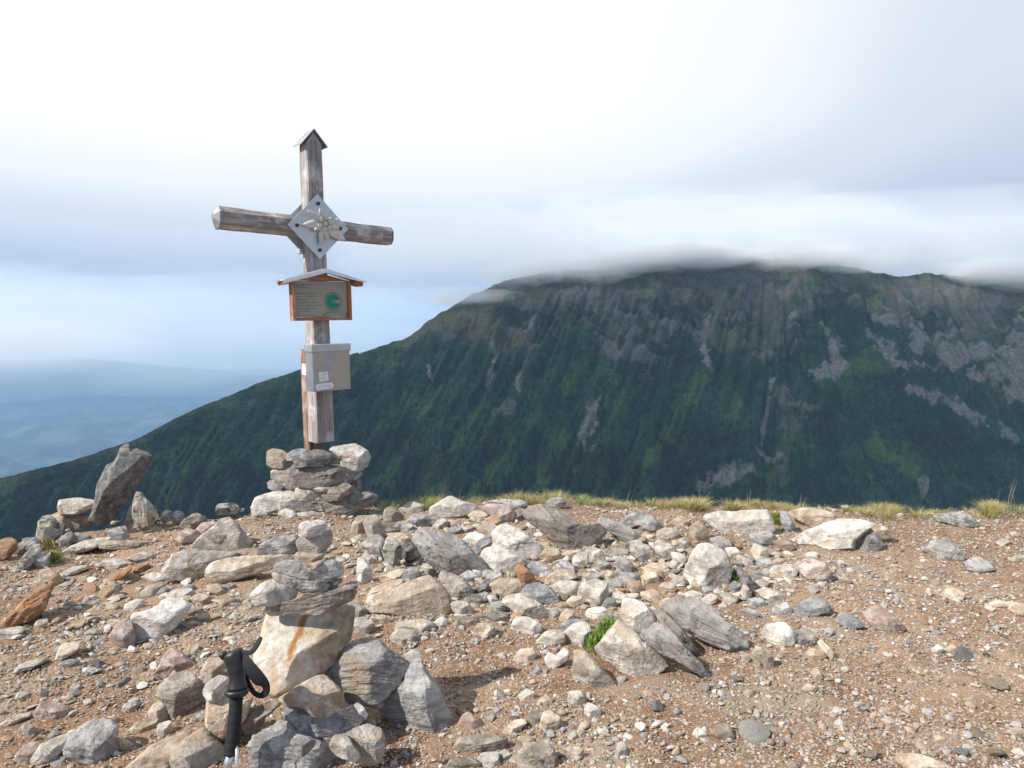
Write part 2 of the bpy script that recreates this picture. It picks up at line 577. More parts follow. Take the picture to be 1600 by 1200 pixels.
def wood_mat(name, axis, base, light, dark, red=None):
    t = NT(name)
    v = t.tc.outputs['Object']
    sc = [26.0, 26.0, 26.0]; sc['xyz'.index(axis)] = 1.3
    g1 = t.noise(t.mapping(v, tuple(sc)), 1.0, 5, 0.65, 0.9)
    sc2 = [110.0, 110.0, 110.0]; sc2['xyz'.index(axis)] = 3.0
    g2 = t.noise(t.mapping(v, tuple(sc2)), 1.0, 4, 0.6, 0.4)
    blot = t.noise(v, 9.0, 4, 0.6)
    c = t.mix(t.step(g1, 0.36, 0.62), dark, base)
    c = t.mix(t.step(blot, 0.48, 0.70), c, light)
    c = t.mix(t.math('MULTIPLY', t.step(g2, 0.52, 0.66), 0.75), c, dark)
    if red:
        c = t.mix(t.step(t.noise(v, 7.0, 5, 0.7, 0.5), 0.42, 0.58), c, red)
    t.set('Base Color', c)
    t.set('Roughness', 0.82)
    t.set('Specular IOR Level', 0.25)
    b = t.bump(g1, 0.5, 0.006)
    t.set('Normal', t.bump(g2, 0.6, 0.003, b))
    return t.m
WB, WLT, WD = (0.385, 0.355, 0.34), (0.55, 0.525, 0.515), (0.205, 0.175, 0.16)
M['wood_z'] = wood_mat('weathered_post_wood', 'z', WB, WLT, WD)
M['wood_x'] = wood_mat('weathered_beam_wood', 'x', (0.38, 0.345, 0.32), (0.56, 0.53, 0.505), (0.20, 0.17, 0.15))
M['stake'] = wood_mat('stake_wood', 'z', (0.30, 0.20, 0.15), (0.46, 0.36, 0.31), (0.13, 0.075, 0.05))
M['red_z'] = wood_mat('red_stained_wood_upright', 'z', (0.46, 0.27, 0.20), (0.58, 0.45, 0.40), (0.20, 0.08, 0.045), (0.40, 0.14, 0.05))
M['red_x'] = wood_mat('red_stained_wood_rail', 'x', (0.46, 0.27, 0.20), (0.58, 0.45, 0.40), (0.20, 0.08, 0.045), (0.40, 0.14, 0.05))

def metal_mat(name, col, rough, metallic, stain=None, spots=0.25):
    t = NT(name)
    v = t.tc.outputs['Object']
    n = t.noise(v, 8.0, 5, 0.6, 0.3)
    f = t.noise(v, 60.0, 5, 0.6)
    c = t.mix(t.step(n, 0.35, 0.65), tuple(x * 0.82 for x in col), col)
    c = t.mix(t.math('MULTIPLY', t.step(f, 0.5, 0.68), spots), c, tuple(x * 0.55 for x in col))
    if stain:
        c = t.mix(t.step(t.noise(t.mapping(v, (6, 6, 2)), 1.2, 4, 0.6), 0.46, 0.66), c, stain)
    t.set('Base Color', c)
    t.set('Metallic', metallic)
    t.set('Roughness', t.step(n, 0.3, 0.7, rough, rough + 0.16))
    t.set('Normal', t.bump(f, 0.08, 0.001))
    return t.m
M['plate'] = metal_mat('galvanised_plate', (0.60, 0.62, 0.64), 0.42, 0.55)
M['capmetal'] = metal_mat('grey_cap_sheet', (0.36, 0.34, 0.36), 0.5, 0.5)
M['roof'] = metal_mat('roof_sheet', (0.84, 0.85, 0.86), 0.45, 0.1, None, 0.1)
M['steel'] = metal_mat('book_box_steel', (0.40, 0.40, 0.385), 0.36, 0.7, (0.40, 0.35, 0.25), 0.15)
M['steel_lid'] = metal_mat('book_box_lid_steel', (0.52, 0.51, 0.48), 0.36, 0.65, None, 0.15)
M['bolt'] = metal_mat('dark_bolt', (0.05, 0.045, 0.055), 0.5, 0.4)
M['flower'] = metal_mat('cast_edelweiss', (0.66, 0.635, 0.60), 0.6, 0.0, (0.56, 0.50, 0.43))
M['panel'] = metal_mat('sign_panel_sheet', (0.335, 0.335, 0.265), 0.5, 0.15, None, 0.1)
M['alu'] = metal_mat('pole_aluminium', (0.75, 0.76, 0.80), 0.22, 0.85, None, 0.05)

def plain(name, col, rough=0.6, spec=0.4, bump=0.0, scale=200.0):
    t = NT(name)
    n = t.noise(t.tc.outputs['Object'], scale, 4, 0.6)
    t.set('Base Color', t.mix(n, tuple(c * 0.75 for c in col), tuple(min(1, c * 1.2) for c in col)))
    t.set('Roughness', rough)
    t.set('Specular IOR Level', spec)
    if bump:
        t.set('Normal', t.bump(n, bump, 0.001))
    return t.m
M['print'] = plain('dark_print', (0.035, 0.035, 0.03))
M['green'] = plain('green_emblem', (0.0, 0.22, 0.13), 0.5)
M['ring'] = plain('emblem_ring_print', (0.19, 0.165, 0.135), 0.6)
M['emblem_pale'] = plain('emblem_pale_print', (0.40, 0.42, 0.36), 0.6)
M['sticker'] = plain('white_sticker', (0.78, 0.78, 0.80), 0.5)
M['sticker_ink'] = plain('sticker_ink', (0.33, 0.34, 0.40), 0.6)
M['rubber'] = plain('black_rubber', (0.016, 0.017, 0.02), 0.42, 0.5, 0.3, 500.0)
M['foam'] = plain('black_foam', (0.014, 0.014, 0.016), 0.72, 0.35, 0.5, 600.0)
M['web'] = plain('black_webbing', (0.014, 0.014, 0.022), 0.65, 0.35, 0.8, 900.0)
M['moss'] = tint_mat('moss_leaf', 0.7, 80.0, 0.3, 0.0)

def volume_mat(name, color, density, aniso=0.0):
    m = bpy.data.materials.new(name)
    m.use_nodes = True
    n, l = m.node_tree.nodes, m.node_tree.links
    n.clear()
    o = n.new('ShaderNodeOutputMaterial')
    p = n.new('ShaderNodeVolumePrincipled')
    p.inputs['Color'].default_value = (*color, 1)
    p.inputs['Density'].default_value = density
    p.inputs['Anisotropy'].default_value = aniso
    l.new(p.outputs[0], o.inputs['Volume'])
    return m
# ------------------------------------------------------------------ ground sheet
def grow(a, step, far, factor=1.17):
    out = [a]
    while abs(out[-1]) < far:
        out.append(out[-1] + step)
        step *= factor
    return out

def ground():
    xs = np.arange(-4.6, 6.2, 0.04)
    ys = np.arange(0.9, 6.6, 0.035)
    X = np.array(grow(xs[0], -0.05, 15500)[::-1][:-1] + list(xs) + grow(xs[-1], 0.05, 15500)[1:])
    Y = np.array(grow(ys[0], -0.05, 15500)[::-1][:-1] + list(ys) + grow(ys[-1], 0.05, 15500)[1:])
    gx, gy = np.meshgrid(X, Y)
    z = gz(gx, gy)
    p = np.stack([gx.ravel(), gy.ravel(), 0 * gx.ravel()], 1)
    near = (np.hypot(gx, gy) < 9).ravel()
    fine = np.zeros(len(p))
    fine[near] = 0.010 * fbm(p[near] * 11, 3, 0.6) + 0.004 * perlin(p[near] * 60)
    v = np.stack([gx.ravel(), gy.ravel(), z.ravel() + fine], 1)
    ny, nx = gx.shape
    i = np.arange(ny - 1)[:, None] * nx + np.arange(nx - 1)[None, :]
    f = np.stack([i, i + 1, i + nx + 1, i + nx], -1).reshape(-1, 4)
    o = link('ground', mesh_np('ground', v, f, M['soil']))
    tag(o, kind='structure')
ground()

# ------------------------------------------------------------------ opposite mountain
SKY_PX = [(-900, 1010), (-400, 880), (0, 745), (100, 722), (200, 690), (300, 640), (400, 600), (480, 573), (540, 556), (600, 541), (640, 527), (690, 487),
          (740, 462), (800, 436), (860, 424), (930, 420), (1000, 408), (1020, 404), (1050, 407), (1090, 409), (1130, 405), (1165, 400), (1200, 406), (1250, 400),
          (1330, 418), (1390, 433), (1440, 428), (1480, 432), (1520, 424), (1600, 432), (1800, 440), (2600, 470)]
def px_q(px):
    return (np.asarray(px) - 800.0) / FPX

def dir_xy(px):
    """unit horizontal direction of a photo column at the horizon"""
    q = px_q(px)
    n = np.sqrt(q * q + 1)
    return q / n, 1 / n

def tan_at(px, py):
    """tangent of the elevation of a photo pixel"""
    x, z = (px - 800.0) / FPX, (600.0 - py) / FPX
    return (-_s + z * _c) / np.sqrt(x * x + (_c + z * _s) ** 2)

def project(v):
    d = v - CAM
    yy = d[:, 1] * _c - d[:, 2] * _s
    zz = d[:, 1] * _s + d[:, 2] * _c
    return 800 + FPX * d[:, 0] / yy, 600 - FPX * zz / yy

MT = {}
def mountain():
    nu, nv, nb = 900, 330, 12
    px = np.concatenate([np.linspace(-900, -60, 60, endpoint=False), np.linspace(-60, 1660, nu - 120, endpoint=False), np.linspace(1660, 2600, 60)])
    sk = np.interp(px, *zip(*SKY_PX))
    dr = np.interp(px, [-900, 0, 480, 1000, 1600, 2600], [700, 850, 1000, 1200, 1400, 1700])
    crest = np.stack([px * 0.035, 0 * px + 5.5, 0 * px], 1)
    sk = sk - np.where(px > 560, 5.5, 1.5) * fbm(crest, 4, 0.65)
    zr = tan_at(px, sk) * dr + CAM[2]
    t = np.concatenate([np.linspace(-1.0, 0, nb, endpoint=False), np.linspace(0, 0.75, nv - 40) ** 1.0, np.linspace(0.76, 1, 40)])
    T, PX = np.meshgrid(t, px, indexing='ij')
    DR, ZR = np.broadcast_to(dr, T.shape), np.broadcast_to(zr, T.shape)
    bottom = -430.0
    run = (ZR - bottom) / 0.66
    D = DR - run * T
    back = T < 0
    Z = ZR + (bottom - ZR) * T
    Z = np.where(back, ZR + T * 900, Z)
    D = np.where(back, DR - T * 1500, D)
    ux, uy = dir_xy(PX)
    P = np.stack([(ux * D).ravel(), (uy * D).ravel(), Z.ravel()], 1)
    tt, pp = T.ravel(), PX.ravel()
    qx, qy = project(P)
    # coordinates that follow the fall lines: down-left on the spur, down-right in the cirque
    lean = np.interp(pp, [-100, 300, 700, 1100, 1300, 1600], [0.5, 0.55, 0.5, 0.35, -0.2, -0.9])
    g = (qx + lean * (qy - 600))
    gcoord = np.stack([g * 0.028, (qy) * 0.0035, np.full_like(g, 2.2)], 1)
    gully = ridged(gcoord, 3, 0.55) - 1.0
    gully2 = perlin(np.stack([g * 0.011, qy * 0.002, np.full_like(g, 8.8)], 1))
    depthdown = smoothstep(0.0, 0.16, tt)
    crag_n = ridged(P * np.array([0.018, 0.018, 0.028]), 4, 0.6) - 1.0
    bush = fbm(P * np.array([0.11, 0.11, 0.11]), 3, 0.65)
    bush_f = perlin(P * 0.42) + 0.7 * perlin(P * 0.8)
    # cover classes
    sky_here = np.interp(pp, *zip(*SKY_PX))
    below = qy - sky_here
    nz = fbm(P * 0.012, 4, 0.6); nz2 = fbm(P * 0.035 + 40, 4, 0.6)
    treeline = np.interp(qx, [0, 480, 640, 720, 800, 900, 1000, 1100, 1250, 1300, 1400, 1600], [3, 4, 14, 52, 80, 86, 95, 120, 110, 60, 70, 85])
    m_rockgrass = smoothstep(-14, 14, treeline * (1 + 0.9 * nz + 0.5 * nz2) - below)
    m_rock = 0.62 * smoothstep(0.08, 0.30, nz2 + 0.3 * crag_n + 0.25 * bush_f - 0.05) * smoothstep(-30, 30, treeline * 1.12 - below + 45 * nz)
    m_grass = smoothstep(0.14, 0.30, gully2 * 0.9 + 0.5 * nz2 - 0.06) * smoothstep(0.05, 0.35, perlin(np.stack([g * 0.05, qy * 0.006, 0 * g + 1], 1)) + 0.12)
    # named places of the photograph, on the slope: (px,py) centre line, half width, cover, strength
    def stroke(pts, hw, rag=1.0):
        best = np.full(len(qx), 1e9)
        for (x0, y0), (x1, y1) in zip(pts[:-1], pts[1:]):
            dx, dy = x1 - x0, y1 - y0
            s = np.clip(((qx - x0) * dx + (qy - y0) * dy) / (dx * dx + dy * dy), 0, 1)
            best = np.minimum(best, np.hypot(qx - x0 - s * dx, qy - y0 - s * dy))
        return smoothstep(1.0, 0.45, best / hw + rag * nz2 * 2.2 + 0.25 * bush_f)
    scree = np.zeros(len(qx)); grass = np.zeros(len(qx)); rock = np.zeros(len(qx))
    for pts, hw in [(((932, 632), (920, 660), (908, 690)), 11), (((934, 690), (926, 708)), 6), (((1112, 760), (1150, 748), (1166, 738)), 15),
                    (((1300, 545), (1318, 575), (1280, 590)), 13), (((1275, 600), (1310, 590)), 6), (((1420, 612), (1480, 630), (1530, 668), (1585, 692)), 12),
                    (((1410, 572), (1440, 580)), 10), (((1520, 596), (1560, 610), (1610, 632)), 12), (((1395, 495), (1450, 540), (1500, 570)), 20),
                    (((1470, 540), (1540, 560), (1610, 590)), 30), (((1590, 540), (1640, 600)), 45), (((1420, 520), (1500, 556)), 16),
                    (((1240, 500), (1265, 480)), 9), (((1288, 512), (1302, 545)), 8), (((1365, 530), (1400, 560)), 12), (((1410, 575), (1540, 585)), 3.0),
                    (((835, 500), (825, 545), (808, 600), (812, 620)), 4.5), (((780, 540), (762, 600)), 4), (((1105, 500), (1100, 545), (1105, 580)), 7),
                    (((1185, 700), (1215, 712)), 6), (((1190, 690), (1205, 600)), 4), (((1445, 760), (1436, 790)), 7), (((670, 580), (675, 590)), 5), (((772, 545), (776, 552)), 6)]:
        scree = np.maximum(scree, stroke(pts, hw * 0.85))
    for pts, hw in [(((1105, 585), (1060, 650), (1040, 680)), 13), (((925, 555), (880, 612)), 9), (((965, 590), (945, 640)), 6), (((880, 670), (850, 720), (845, 755)), 12),
                    (((760, 620), (700, 720)), 7), (((1330, 580), (1380, 570)), 22), (((1200, 560), (1245, 480), (1270, 440)), 10), (((1130, 750), (1200, 730)), 8),
                    (((640, 620), (560, 700)), 6), (((700, 600), (655, 660)), 5), (((1230, 680), (1200, 760)), 20), (((1360, 700), (1430, 730)), 14),
                    (((1480, 480), (1560, 520)), 14), (((800, 690), (740, 780)), 8), (((1030, 700), (990, 760)), 8), (((640, 690), (600, 760)), 7)]:
        grass = np.maximum(grass, stroke(pts, hw, 0.8))
    for pts, hw in [(((950, 545), (1000, 560)), 20), (((970, 520), (1030, 520)), 22), (((1215, 520), (1200, 490), (1230, 460)), 26), (((1225, 630), (1235, 670)), 18),
                    (((1190, 560), (1215, 540)), 14), (((780, 650), (800, 640)), 14), (((1180, 450), (1120, 440)), 24), (((1255, 650), (1275, 645)), 9),
                    (((1560, 470), (1520, 500)), 26), (((1420, 460), (1500, 470)), 22), (((880, 465), (960, 470)), 24), (((1210, 745), (1230, 720)), 9), (((1480, 735), (1500, 760)), 7)]:
        rock = np.maximum(rock, stroke(pts, hw, 0.9))
    m_rock = np.clip(np.maximum(m_rock, rock), 0, 1)
    streak = 1 - np.abs(perlin(np.stack([g * 0.022, qy * 0.003, 0 * g + 4.4], 1)) + 0.10 * nz2) * 9
    streak = smoothstep(0.1, 0.9, streak) * smoothstep(-0.05, 0.25, perlin(np.stack([g * 0.012, qy * 0.010, 0 * g + 6.1], 1)))
    streak2 = 1 - np.abs(perlin(np.stack([g * 0.05, qy * 0.004, 0 * g + 14.4], 1)) + 0.10 * nz2) * 8
    streak2 = smoothstep(0.2, 1.0, streak2) * smoothstep(0.0, 0.3, perlin(np.stack([g * 0.02, qy * 0.014, 0 * g + 16.1], 1)))
    m_grass = np.clip(np.maximum(np.maximum(m_grass * 0.30, np.maximum(streak * 1.0, streak2 * 0.9) * (0.7 + 0.6 * bush_f)), grass), 0, 1)
    m_rockgrass = np.clip(m_rockgrass, 0, 1)
    scrub = (1 - m_rockgrass) * (1 - m_rock) * (1 - scree)
    disp = gully * 17 * depthdown + 10 * gully2 * depthdown + crag_n * (2.5 + 5 * np.maximum(m_rock, m_rockgrass)) * (0.25 + 0.75 * depthdown) \
        + scrub * (4.5 * bush + 2.0 * bush_f) * smoothstep(0, 0.03, tt) + (1 - scrub) * 0.8 * bush_f
    nrm = np.stack([-ux.ravel() * 0.55, -uy.ravel() * 0.55, np.full(len(P), 0.83)], 1)
    P = P + nrm * disp[:, None] * (tt >= 0)[:, None]
    def C(*c):
        return np.array(c)[None, :]
    L = lambda m: m[:, None]
    col = C(0.014, 0.041, 0.028) * (1 + 0.6 * L(np.clip(bush, -1, 1)) + 0.8 * L(np.clip(bush_f, -1, 1))) * (1 + 0.9 * L(np.clip(nz, -0.5, 0.7))) + C(0.010, 0.016, 0.002) * L(smoothstep(0.0, 0.4, nz2))  # bush hollows darker, crowns lighter: relief shading put into the scrub colour
    brown = C(0.056, 0.060, 0.034) * (1 + 0.6 * L(nz2) + 0.5 * L(bush_f)) + C(0.03, 0.02, 0.0) * L(smoothstep(0, 0.3, nz))
    col = col * (1 - L(m_rockgrass)) + brown * L(m_rockgrass)
    gr = C(0.050, 0.098, 0.028) * (1 + 0.5 * L(nz))
    col = col * (1 - L(m_grass)) + gr * L(m_grass)
    rk = C(0.082, 0.083, 0.080) * (1 + 0.5 * L(np.clip(crag_n, -0.8, 1)) + 0.7 * L(bush_f))
    col = col * (1 - L(m_rock) * 0.85) + rk * L(m_rock) * 0.85
    sc = C(0.185, 0.182, 0.178) * (1 + 0.35 * L(bush_f))
    scree = scree * np.clip(0.85 + 0.35 * bush_f, 0.3, 1)
    col = col * (1 - L(scree)) + sc * L(scree)
    spots = smoothstep(0.62, 0.85, bush_f + 0.5 * nz2 + 0.15 * crag_n) * (1 - scree) * 0.55
    col = col * (1 - L(spots)) + C(0.13, 0.13, 0.125) * L(spots)
    col = np.clip(col, 0.004, 0.6)
    nr, nc = T.shape
    i = np.arange(nr - 1)[:, None] * nc + np.arange(nc - 1)[None, :]
    f = np.stack([i, i + nc, i + nc + 1, i + 1], -1).reshape(-1, 4)
    o = link('mountain', mesh_np('mountain', P, f, M['slope'], True, col))
    tag(o, kind='structure')
    MT.update(P=P, qx=qx, qy=qy, scrub=scrub * (1 - m_grass), grass=m_grass, tt=tt)
mountain()

def conifers():
    """the spruce belt low on the far slope: thousands of small trees, read as one wood"""
    r = np.random.default_rng(21)
    qx, qy, P = MT['qx'], MT['qy'], MT['P']
    edge = np.interp(qx, [-100, 0, 200, 480, 640, 900, 1100, 1250, 1400, 1600, 1700], [860, 850, 800, 720, 660, 640, 640, 590, 610, 640, 640])
    w = smoothstep(-60, 90, qy - edge) * (MT['scrub'] > 0.6) * (qx > -150) * (qx < 1750) * (MT['tt'] > 0.02) * (qy < 900)
    pick = np.nonzero(r.random(len(w)) < w * 0.026)[0]
    pick = pick[:5200]
    base = P[pick]
    n = len(base)
    seg = 6
    h = r.uniform(4.5, 11.5, n) * r.uniform(0.7, 1.1, n)
    rad = h * r.uniform(0.14, 0.24, n)
    a = np.arange(seg) * 2 * np.pi / seg
    V, F, Cc = [], [], []
    tiers = [(0.05, 1.0, 0.55), (0.32, 0.78, 0.75), (0.58, 0.5, 1.0)]
    per = len(tiers) * (seg + 1)
    verts = np.zeros((n, per, 3)); cols = np.zeros((n, per, 3))
    tone = r.uniform(0.6, 1.25, n)
    for k, (z0, rr, top) in enumerate(tiers):
        jit = r.uniform(0.75, 1.25, (n, seg))
        ring = np.stack([np.cos(a)[None] * rad[:, None] * rr * jit, np.sin(a)[None] * rad[:, None] * rr * jit, (z0 * h)[:, None] + r.uniform(-0.06, 0.06, (n, seg)) * h[:, None]], -1)
        verts[:, k * (seg + 1):k * (seg + 1) + seg] = base[:, None, :] + ring
        verts[:, k * (seg + 1) + seg] = base + np.stack([np.zeros(n), np.zeros(n), h * (top)], -1)
        cols[:, k * (seg + 1):(k + 1) * (seg + 1)] = np.array([0.013, 0.034, 0.021])[None, None] * tone[:, None, None]
    fl = []
    for k in range(len(tiers)):
        o0 = k * (seg + 1)
        fl += [(o0 + i, o0 + (i + 1) % seg, o0 + seg) for i in range(seg)]
    fl = np.array(fl)
    faces = (np.arange(n)[:, None, None] * per + fl[None]).reshape(-1, 3)
    o = link('conifer_wood', mesh_np('conifer_wood', verts.reshape(-1, 3), faces, M['needle'], False, cols.reshape(-1, 3)))
    tag(o, 'dark spruce wood on the lower slope of the far mountain', 'wood', kind='stuff')
conifers()

# ------------------------------------------------------------------ valley and far hills
def hills():
    px = np.linspace(-1400, 2600, 300)
    t = np.linspace(0, 1, 110)
    T, PX = np.meshgrid(t, px, indexing='ij')
    sky = np.interp(PX, [-1400, -300, 0, 130, 260, 400, 520, 800, 2600], [556, 560, 566, 562, 574, 590, 585, 575, 570])
    D = 4600 + T * 8600
    ux, uy = dir_xy(PX)
    top_tan = tan_at(PX, sky)
    ztop = top_tan * 13200
    Z = -1190 + (ztop + 1190) * T ** 1.15
    P = np.stack([(ux * D).ravel(), (uy * D).ravel(), Z.ravel()], 1)
    n = fbm(P * 0.0006, 5, 0.55)
    spur = ridged(np.stack([PX.ravel() * 0.010 + T.ravel() * 1.5, T.ravel() * 1.2, 0 * n], 1), 3)
    tt = T.ravel()
    P[:, 2] += (240 * n + 90 * (spur - 1)) * smoothstep(0, 0.2, tt) * smoothstep(1.15, 0.75, tt)
    f1 = fbm(P * 0.0034 + 5, 4, 0.65); f2 = fbm(P * 0.009 + 9, 3, 0.6)
    field = smoothstep(0.10, 0.22, f1 + 0.4 * f2) * smoothstep(0.75, 0.3, tt)
    col = np.array([0.016, 0.036, 0.036])[None] * (1 + 0.6 * f2[:, None]) * (1 - field[:, None]) + np.array([0.075, 0.10, 0.07])[None] * field[:, None]
    nr, nc = T.shape
    i = np.arange(nr - 1)[:, None] * nc + np.arange(nc - 1)[None, :]
    f = np.stack([i, i + 1, i + nc + 1, i + nc], -1).reshape(-1, 4)
    o = link('hills', mesh_np('hills', P, f, M['far'], True, np.clip(col, 0.005, 0.5)))
    tag(o, kind='structure')
hills()

# ------------------------------------------------------------------ air
def ico(sub):
    bm = bmesh.new()
    bmesh.ops.create_icosphere(bm, subdivisions=sub, radius=1)
    v = np.array([x.co[:] for x in bm.verts]); f = np.array([[q.index for q in x.verts] for x in bm.faces])
    bm.free()
    return v, f
ICO = {k: ico(k) for k in (1, 2, 3, 4, 5, 6)}

def haze():
    bm = bmesh.new()
    add_box(bm, (0, 0, (-1260 + 330) / 2), (33000, 33000, 1590))
    o = bm_obj('haze', bm, volume_mat('valley_haze', (0.43, 0.68, 1.0), 1.0e-4))
    tag(o, kind='stuff')
haze()

def mist():
    """shreds of cloud hanging on the ridge: closed lens-shaped bodies of even mist, thin at their rims"""
    mat = volume_mat('ridge_mist_vapour', (0.97, 0.985, 1.0), 0.0060)
    r = np.random.default_rng(8)
    sk_x, sk_y = zip(*SKY_PX)
    rows = []
    for k in range(34):
        px = r.uniform(690, 1345) if k < 27 else r.uniform(1520, 1760)
        y = float(np.interp(px, sk_x, sk_y))
        hw = r.uniform(45, 115); hh = r.uniform(13, 25)
        rows.append((px, y + r.uniform(-14, 5) + (8 if px < 800 else 0), hw, hh, r.uniform(-60, 20)))
    rows += [(800, 388, 290, 66, 30), (1080, 360, 320, 72, 30), (1360, 368, 320, 66, 30), (1680, 390, 280, 62, 0)]
    v0, f0 = ICO[4]
    for k, (px, py, hw, hh, dd) in enumerate(rows):
        d = float(np.interp(px, [-900, 0, 480, 1000, 1600, 2600], [700, 850, 1000, 1200, 1400, 1700])) + dd
        ux, uy = dir_xy(px)
        c = np.array([ux * d, uy * d, tan_at(px, py) * d + CAM[2]])
        s = d / FPX
        right = np.array([uy, -ux, 0]); fwd = np.array([ux, uy, 0])
        n = 1 + 0.45 * fbm(v0 * np.array([2.2, 1.2, 1.5]) + 7.7 * k, 3, 0.5)
        q = v0 * n[:, None]
        q[:, 1] *= np.clip((1 - v0[:, 2] ** 2) * (1 - 0.8 * v0[:, 0] ** 2), 0, 1) ** 0.8
        w = c[None] + q[:, :1] * hw * s * right[None] + q[:, 1:2] * (min(100, hw * 1.1) if hw < 150 else 75) * fwd[None] + q[:, 2:3] * hh * s * np.array([[0, 0, 1.0]])
        o = link('ridge_mist', mesh_np('ridge_mist', w, f0, mat, True))
        tag(o, kind='stuff')
mist()

def cloud_bank():
    """low cloud lying over the valley, between the summit and the far hills"""
    mat = volume_mat('cloud_bank_vapour', (0.98, 0.99, 1.0), 0.0014)
    v0, f0 = ICO[5]
    for k, (px, py, hw, hh, d) in enumerate([(-90, 532, 260, 44, 3300), (240, 520, 620, 92, 4300), (-500, 500, 460, 95, 4600)]):
        ux, uy = dir_xy(px)
        c = np.array([ux * d, uy * d, tan_at(px, py) * d + CAM[2]])
        right = np.array([uy, -ux, 0]); fwd = np.array([ux, uy, 0]); sc = d / FPX
        n = 1 + 0.35 * fbm(v0 * np.array([3.0, 1.2, 1.6]) + 5.1 * k, 4, 0.55)
        q = v0 * n[:, None]
        q[:, 1] *= np.clip((1 - v0[:, 2] ** 2) * (1 - 0.8 * v0[:, 0] ** 2), 0, 1) ** 0.8
        w = c[None] + q[:, :1] * hw * sc * right[None] + q[:, 1:2] * (500 if k == 0 else 420) * fwd[None] + q[:, 2:3] * hh * sc * np.array([[0, 0, 1.0]])
        tag(link('cloud_bank', mesh_np('cloud_bank', w, f0, mat, True)), kind='stuff')
cloud_bank()

def cloud():
    """the thick cloud above the valley that keeps the far slope in shade"""
    v0, f0 = ICO[5]
    n = 1 + 0.35 * fbm(v0 * 2.2 + 3.1, 4, 0.55)
    v = v0 * n[:, None] * np.array([1500, 430, 140]) + np.array([-480, 340, 800])
    v[:, 2] = np.maximum(v[:, 2], 660 + 12 * perlin(v * 0.004))
    o = link('cloud', mesh_np('cloud', v, f0, volume_mat('cloud_vapour', (0.98, 0.985, 1.0), 0.0045), True))
    tag(o, kind='stuff')
cloud()
# ------------------------------------------------------------------ rocks
# outlines were read off enlarged views of the photograph: name -> (x0, y0, photo pixels per reading unit)
VIEW = dict(A=(300, 680, 1 / 3.75), B=(200, 900, 0.325), C=(0, 680, 0.26667), D=(560, 740, 0.25), E=(900, 740, 0.3), F=(1200, 740, 0.38341),
            G=(0, 900, 0.25), H=(660, 960, 0.275), I=(1000, 960, 0.375), J=(560, 740, 0.125), K=(740, 770, 0.1375), L=(1060, 740, 0.15), P=(0, 0, 1.0))
STYLE = dict(p=(10, 0.34), b=(27, 0.42), u=(52, 0.55), s=(68, 0.6), d=(40, 0.5))   # tilt of the top facet towards the viewer, height of the crease

def outline(view, pts):
    x0, y0, k = VIEW[view]
    v = np.array([float(a) for a in pts.replace(' ', ',').split(',')]).reshape(-1, 2)
    return v * k + np.array([x0, y0])

def polar(poly, c, m=720):
    """distance from c to the outline in m directions (star-shaped)"""
    th = -np.pi + (np.arange(m) + 0.5) * 2 * np.pi / m
    d = np.stack([np.cos(th), np.sin(th)], 1)
    best = np.zeros(m)
    for a, b in zip(poly, np.roll(poly, -1, axis=0)):
        e = b - a
        den = d[:, 0] * e[1] - d[:, 1] * e[0]
        ac = a - c
        with np.errstate(divide='ignore', invalid='ignore'):
            t = (ac[0] * e[1] - ac[1] * e[0]) / den
            s = (ac[0] * d[:, 1] - ac[1] * d[:, 0]) / den
        ok = (s >= -1e-6) & (s <= 1 + 1e-6) & (t > 0) & np.isfinite(t)
        best = np.where(ok, np.maximum(best, t), best)
    best = np.where(best <= 0, np.median(best[best > 0]), best)
    return th, best

def kernel_point(poly):
    """a point that sees most of the outline: the centroid, moved inward if needed"""
    x, y = poly[:, 0], poly[:, 1]
    x1, y1 = np.roll(x, -1), np.roll(y, -1)
    cr = x * y1 - x1 * y
    A = cr.sum() / 2
    return np.array([((x + x1) * cr).sum(), ((y + y1) * cr).sum()]) / (6 * A)

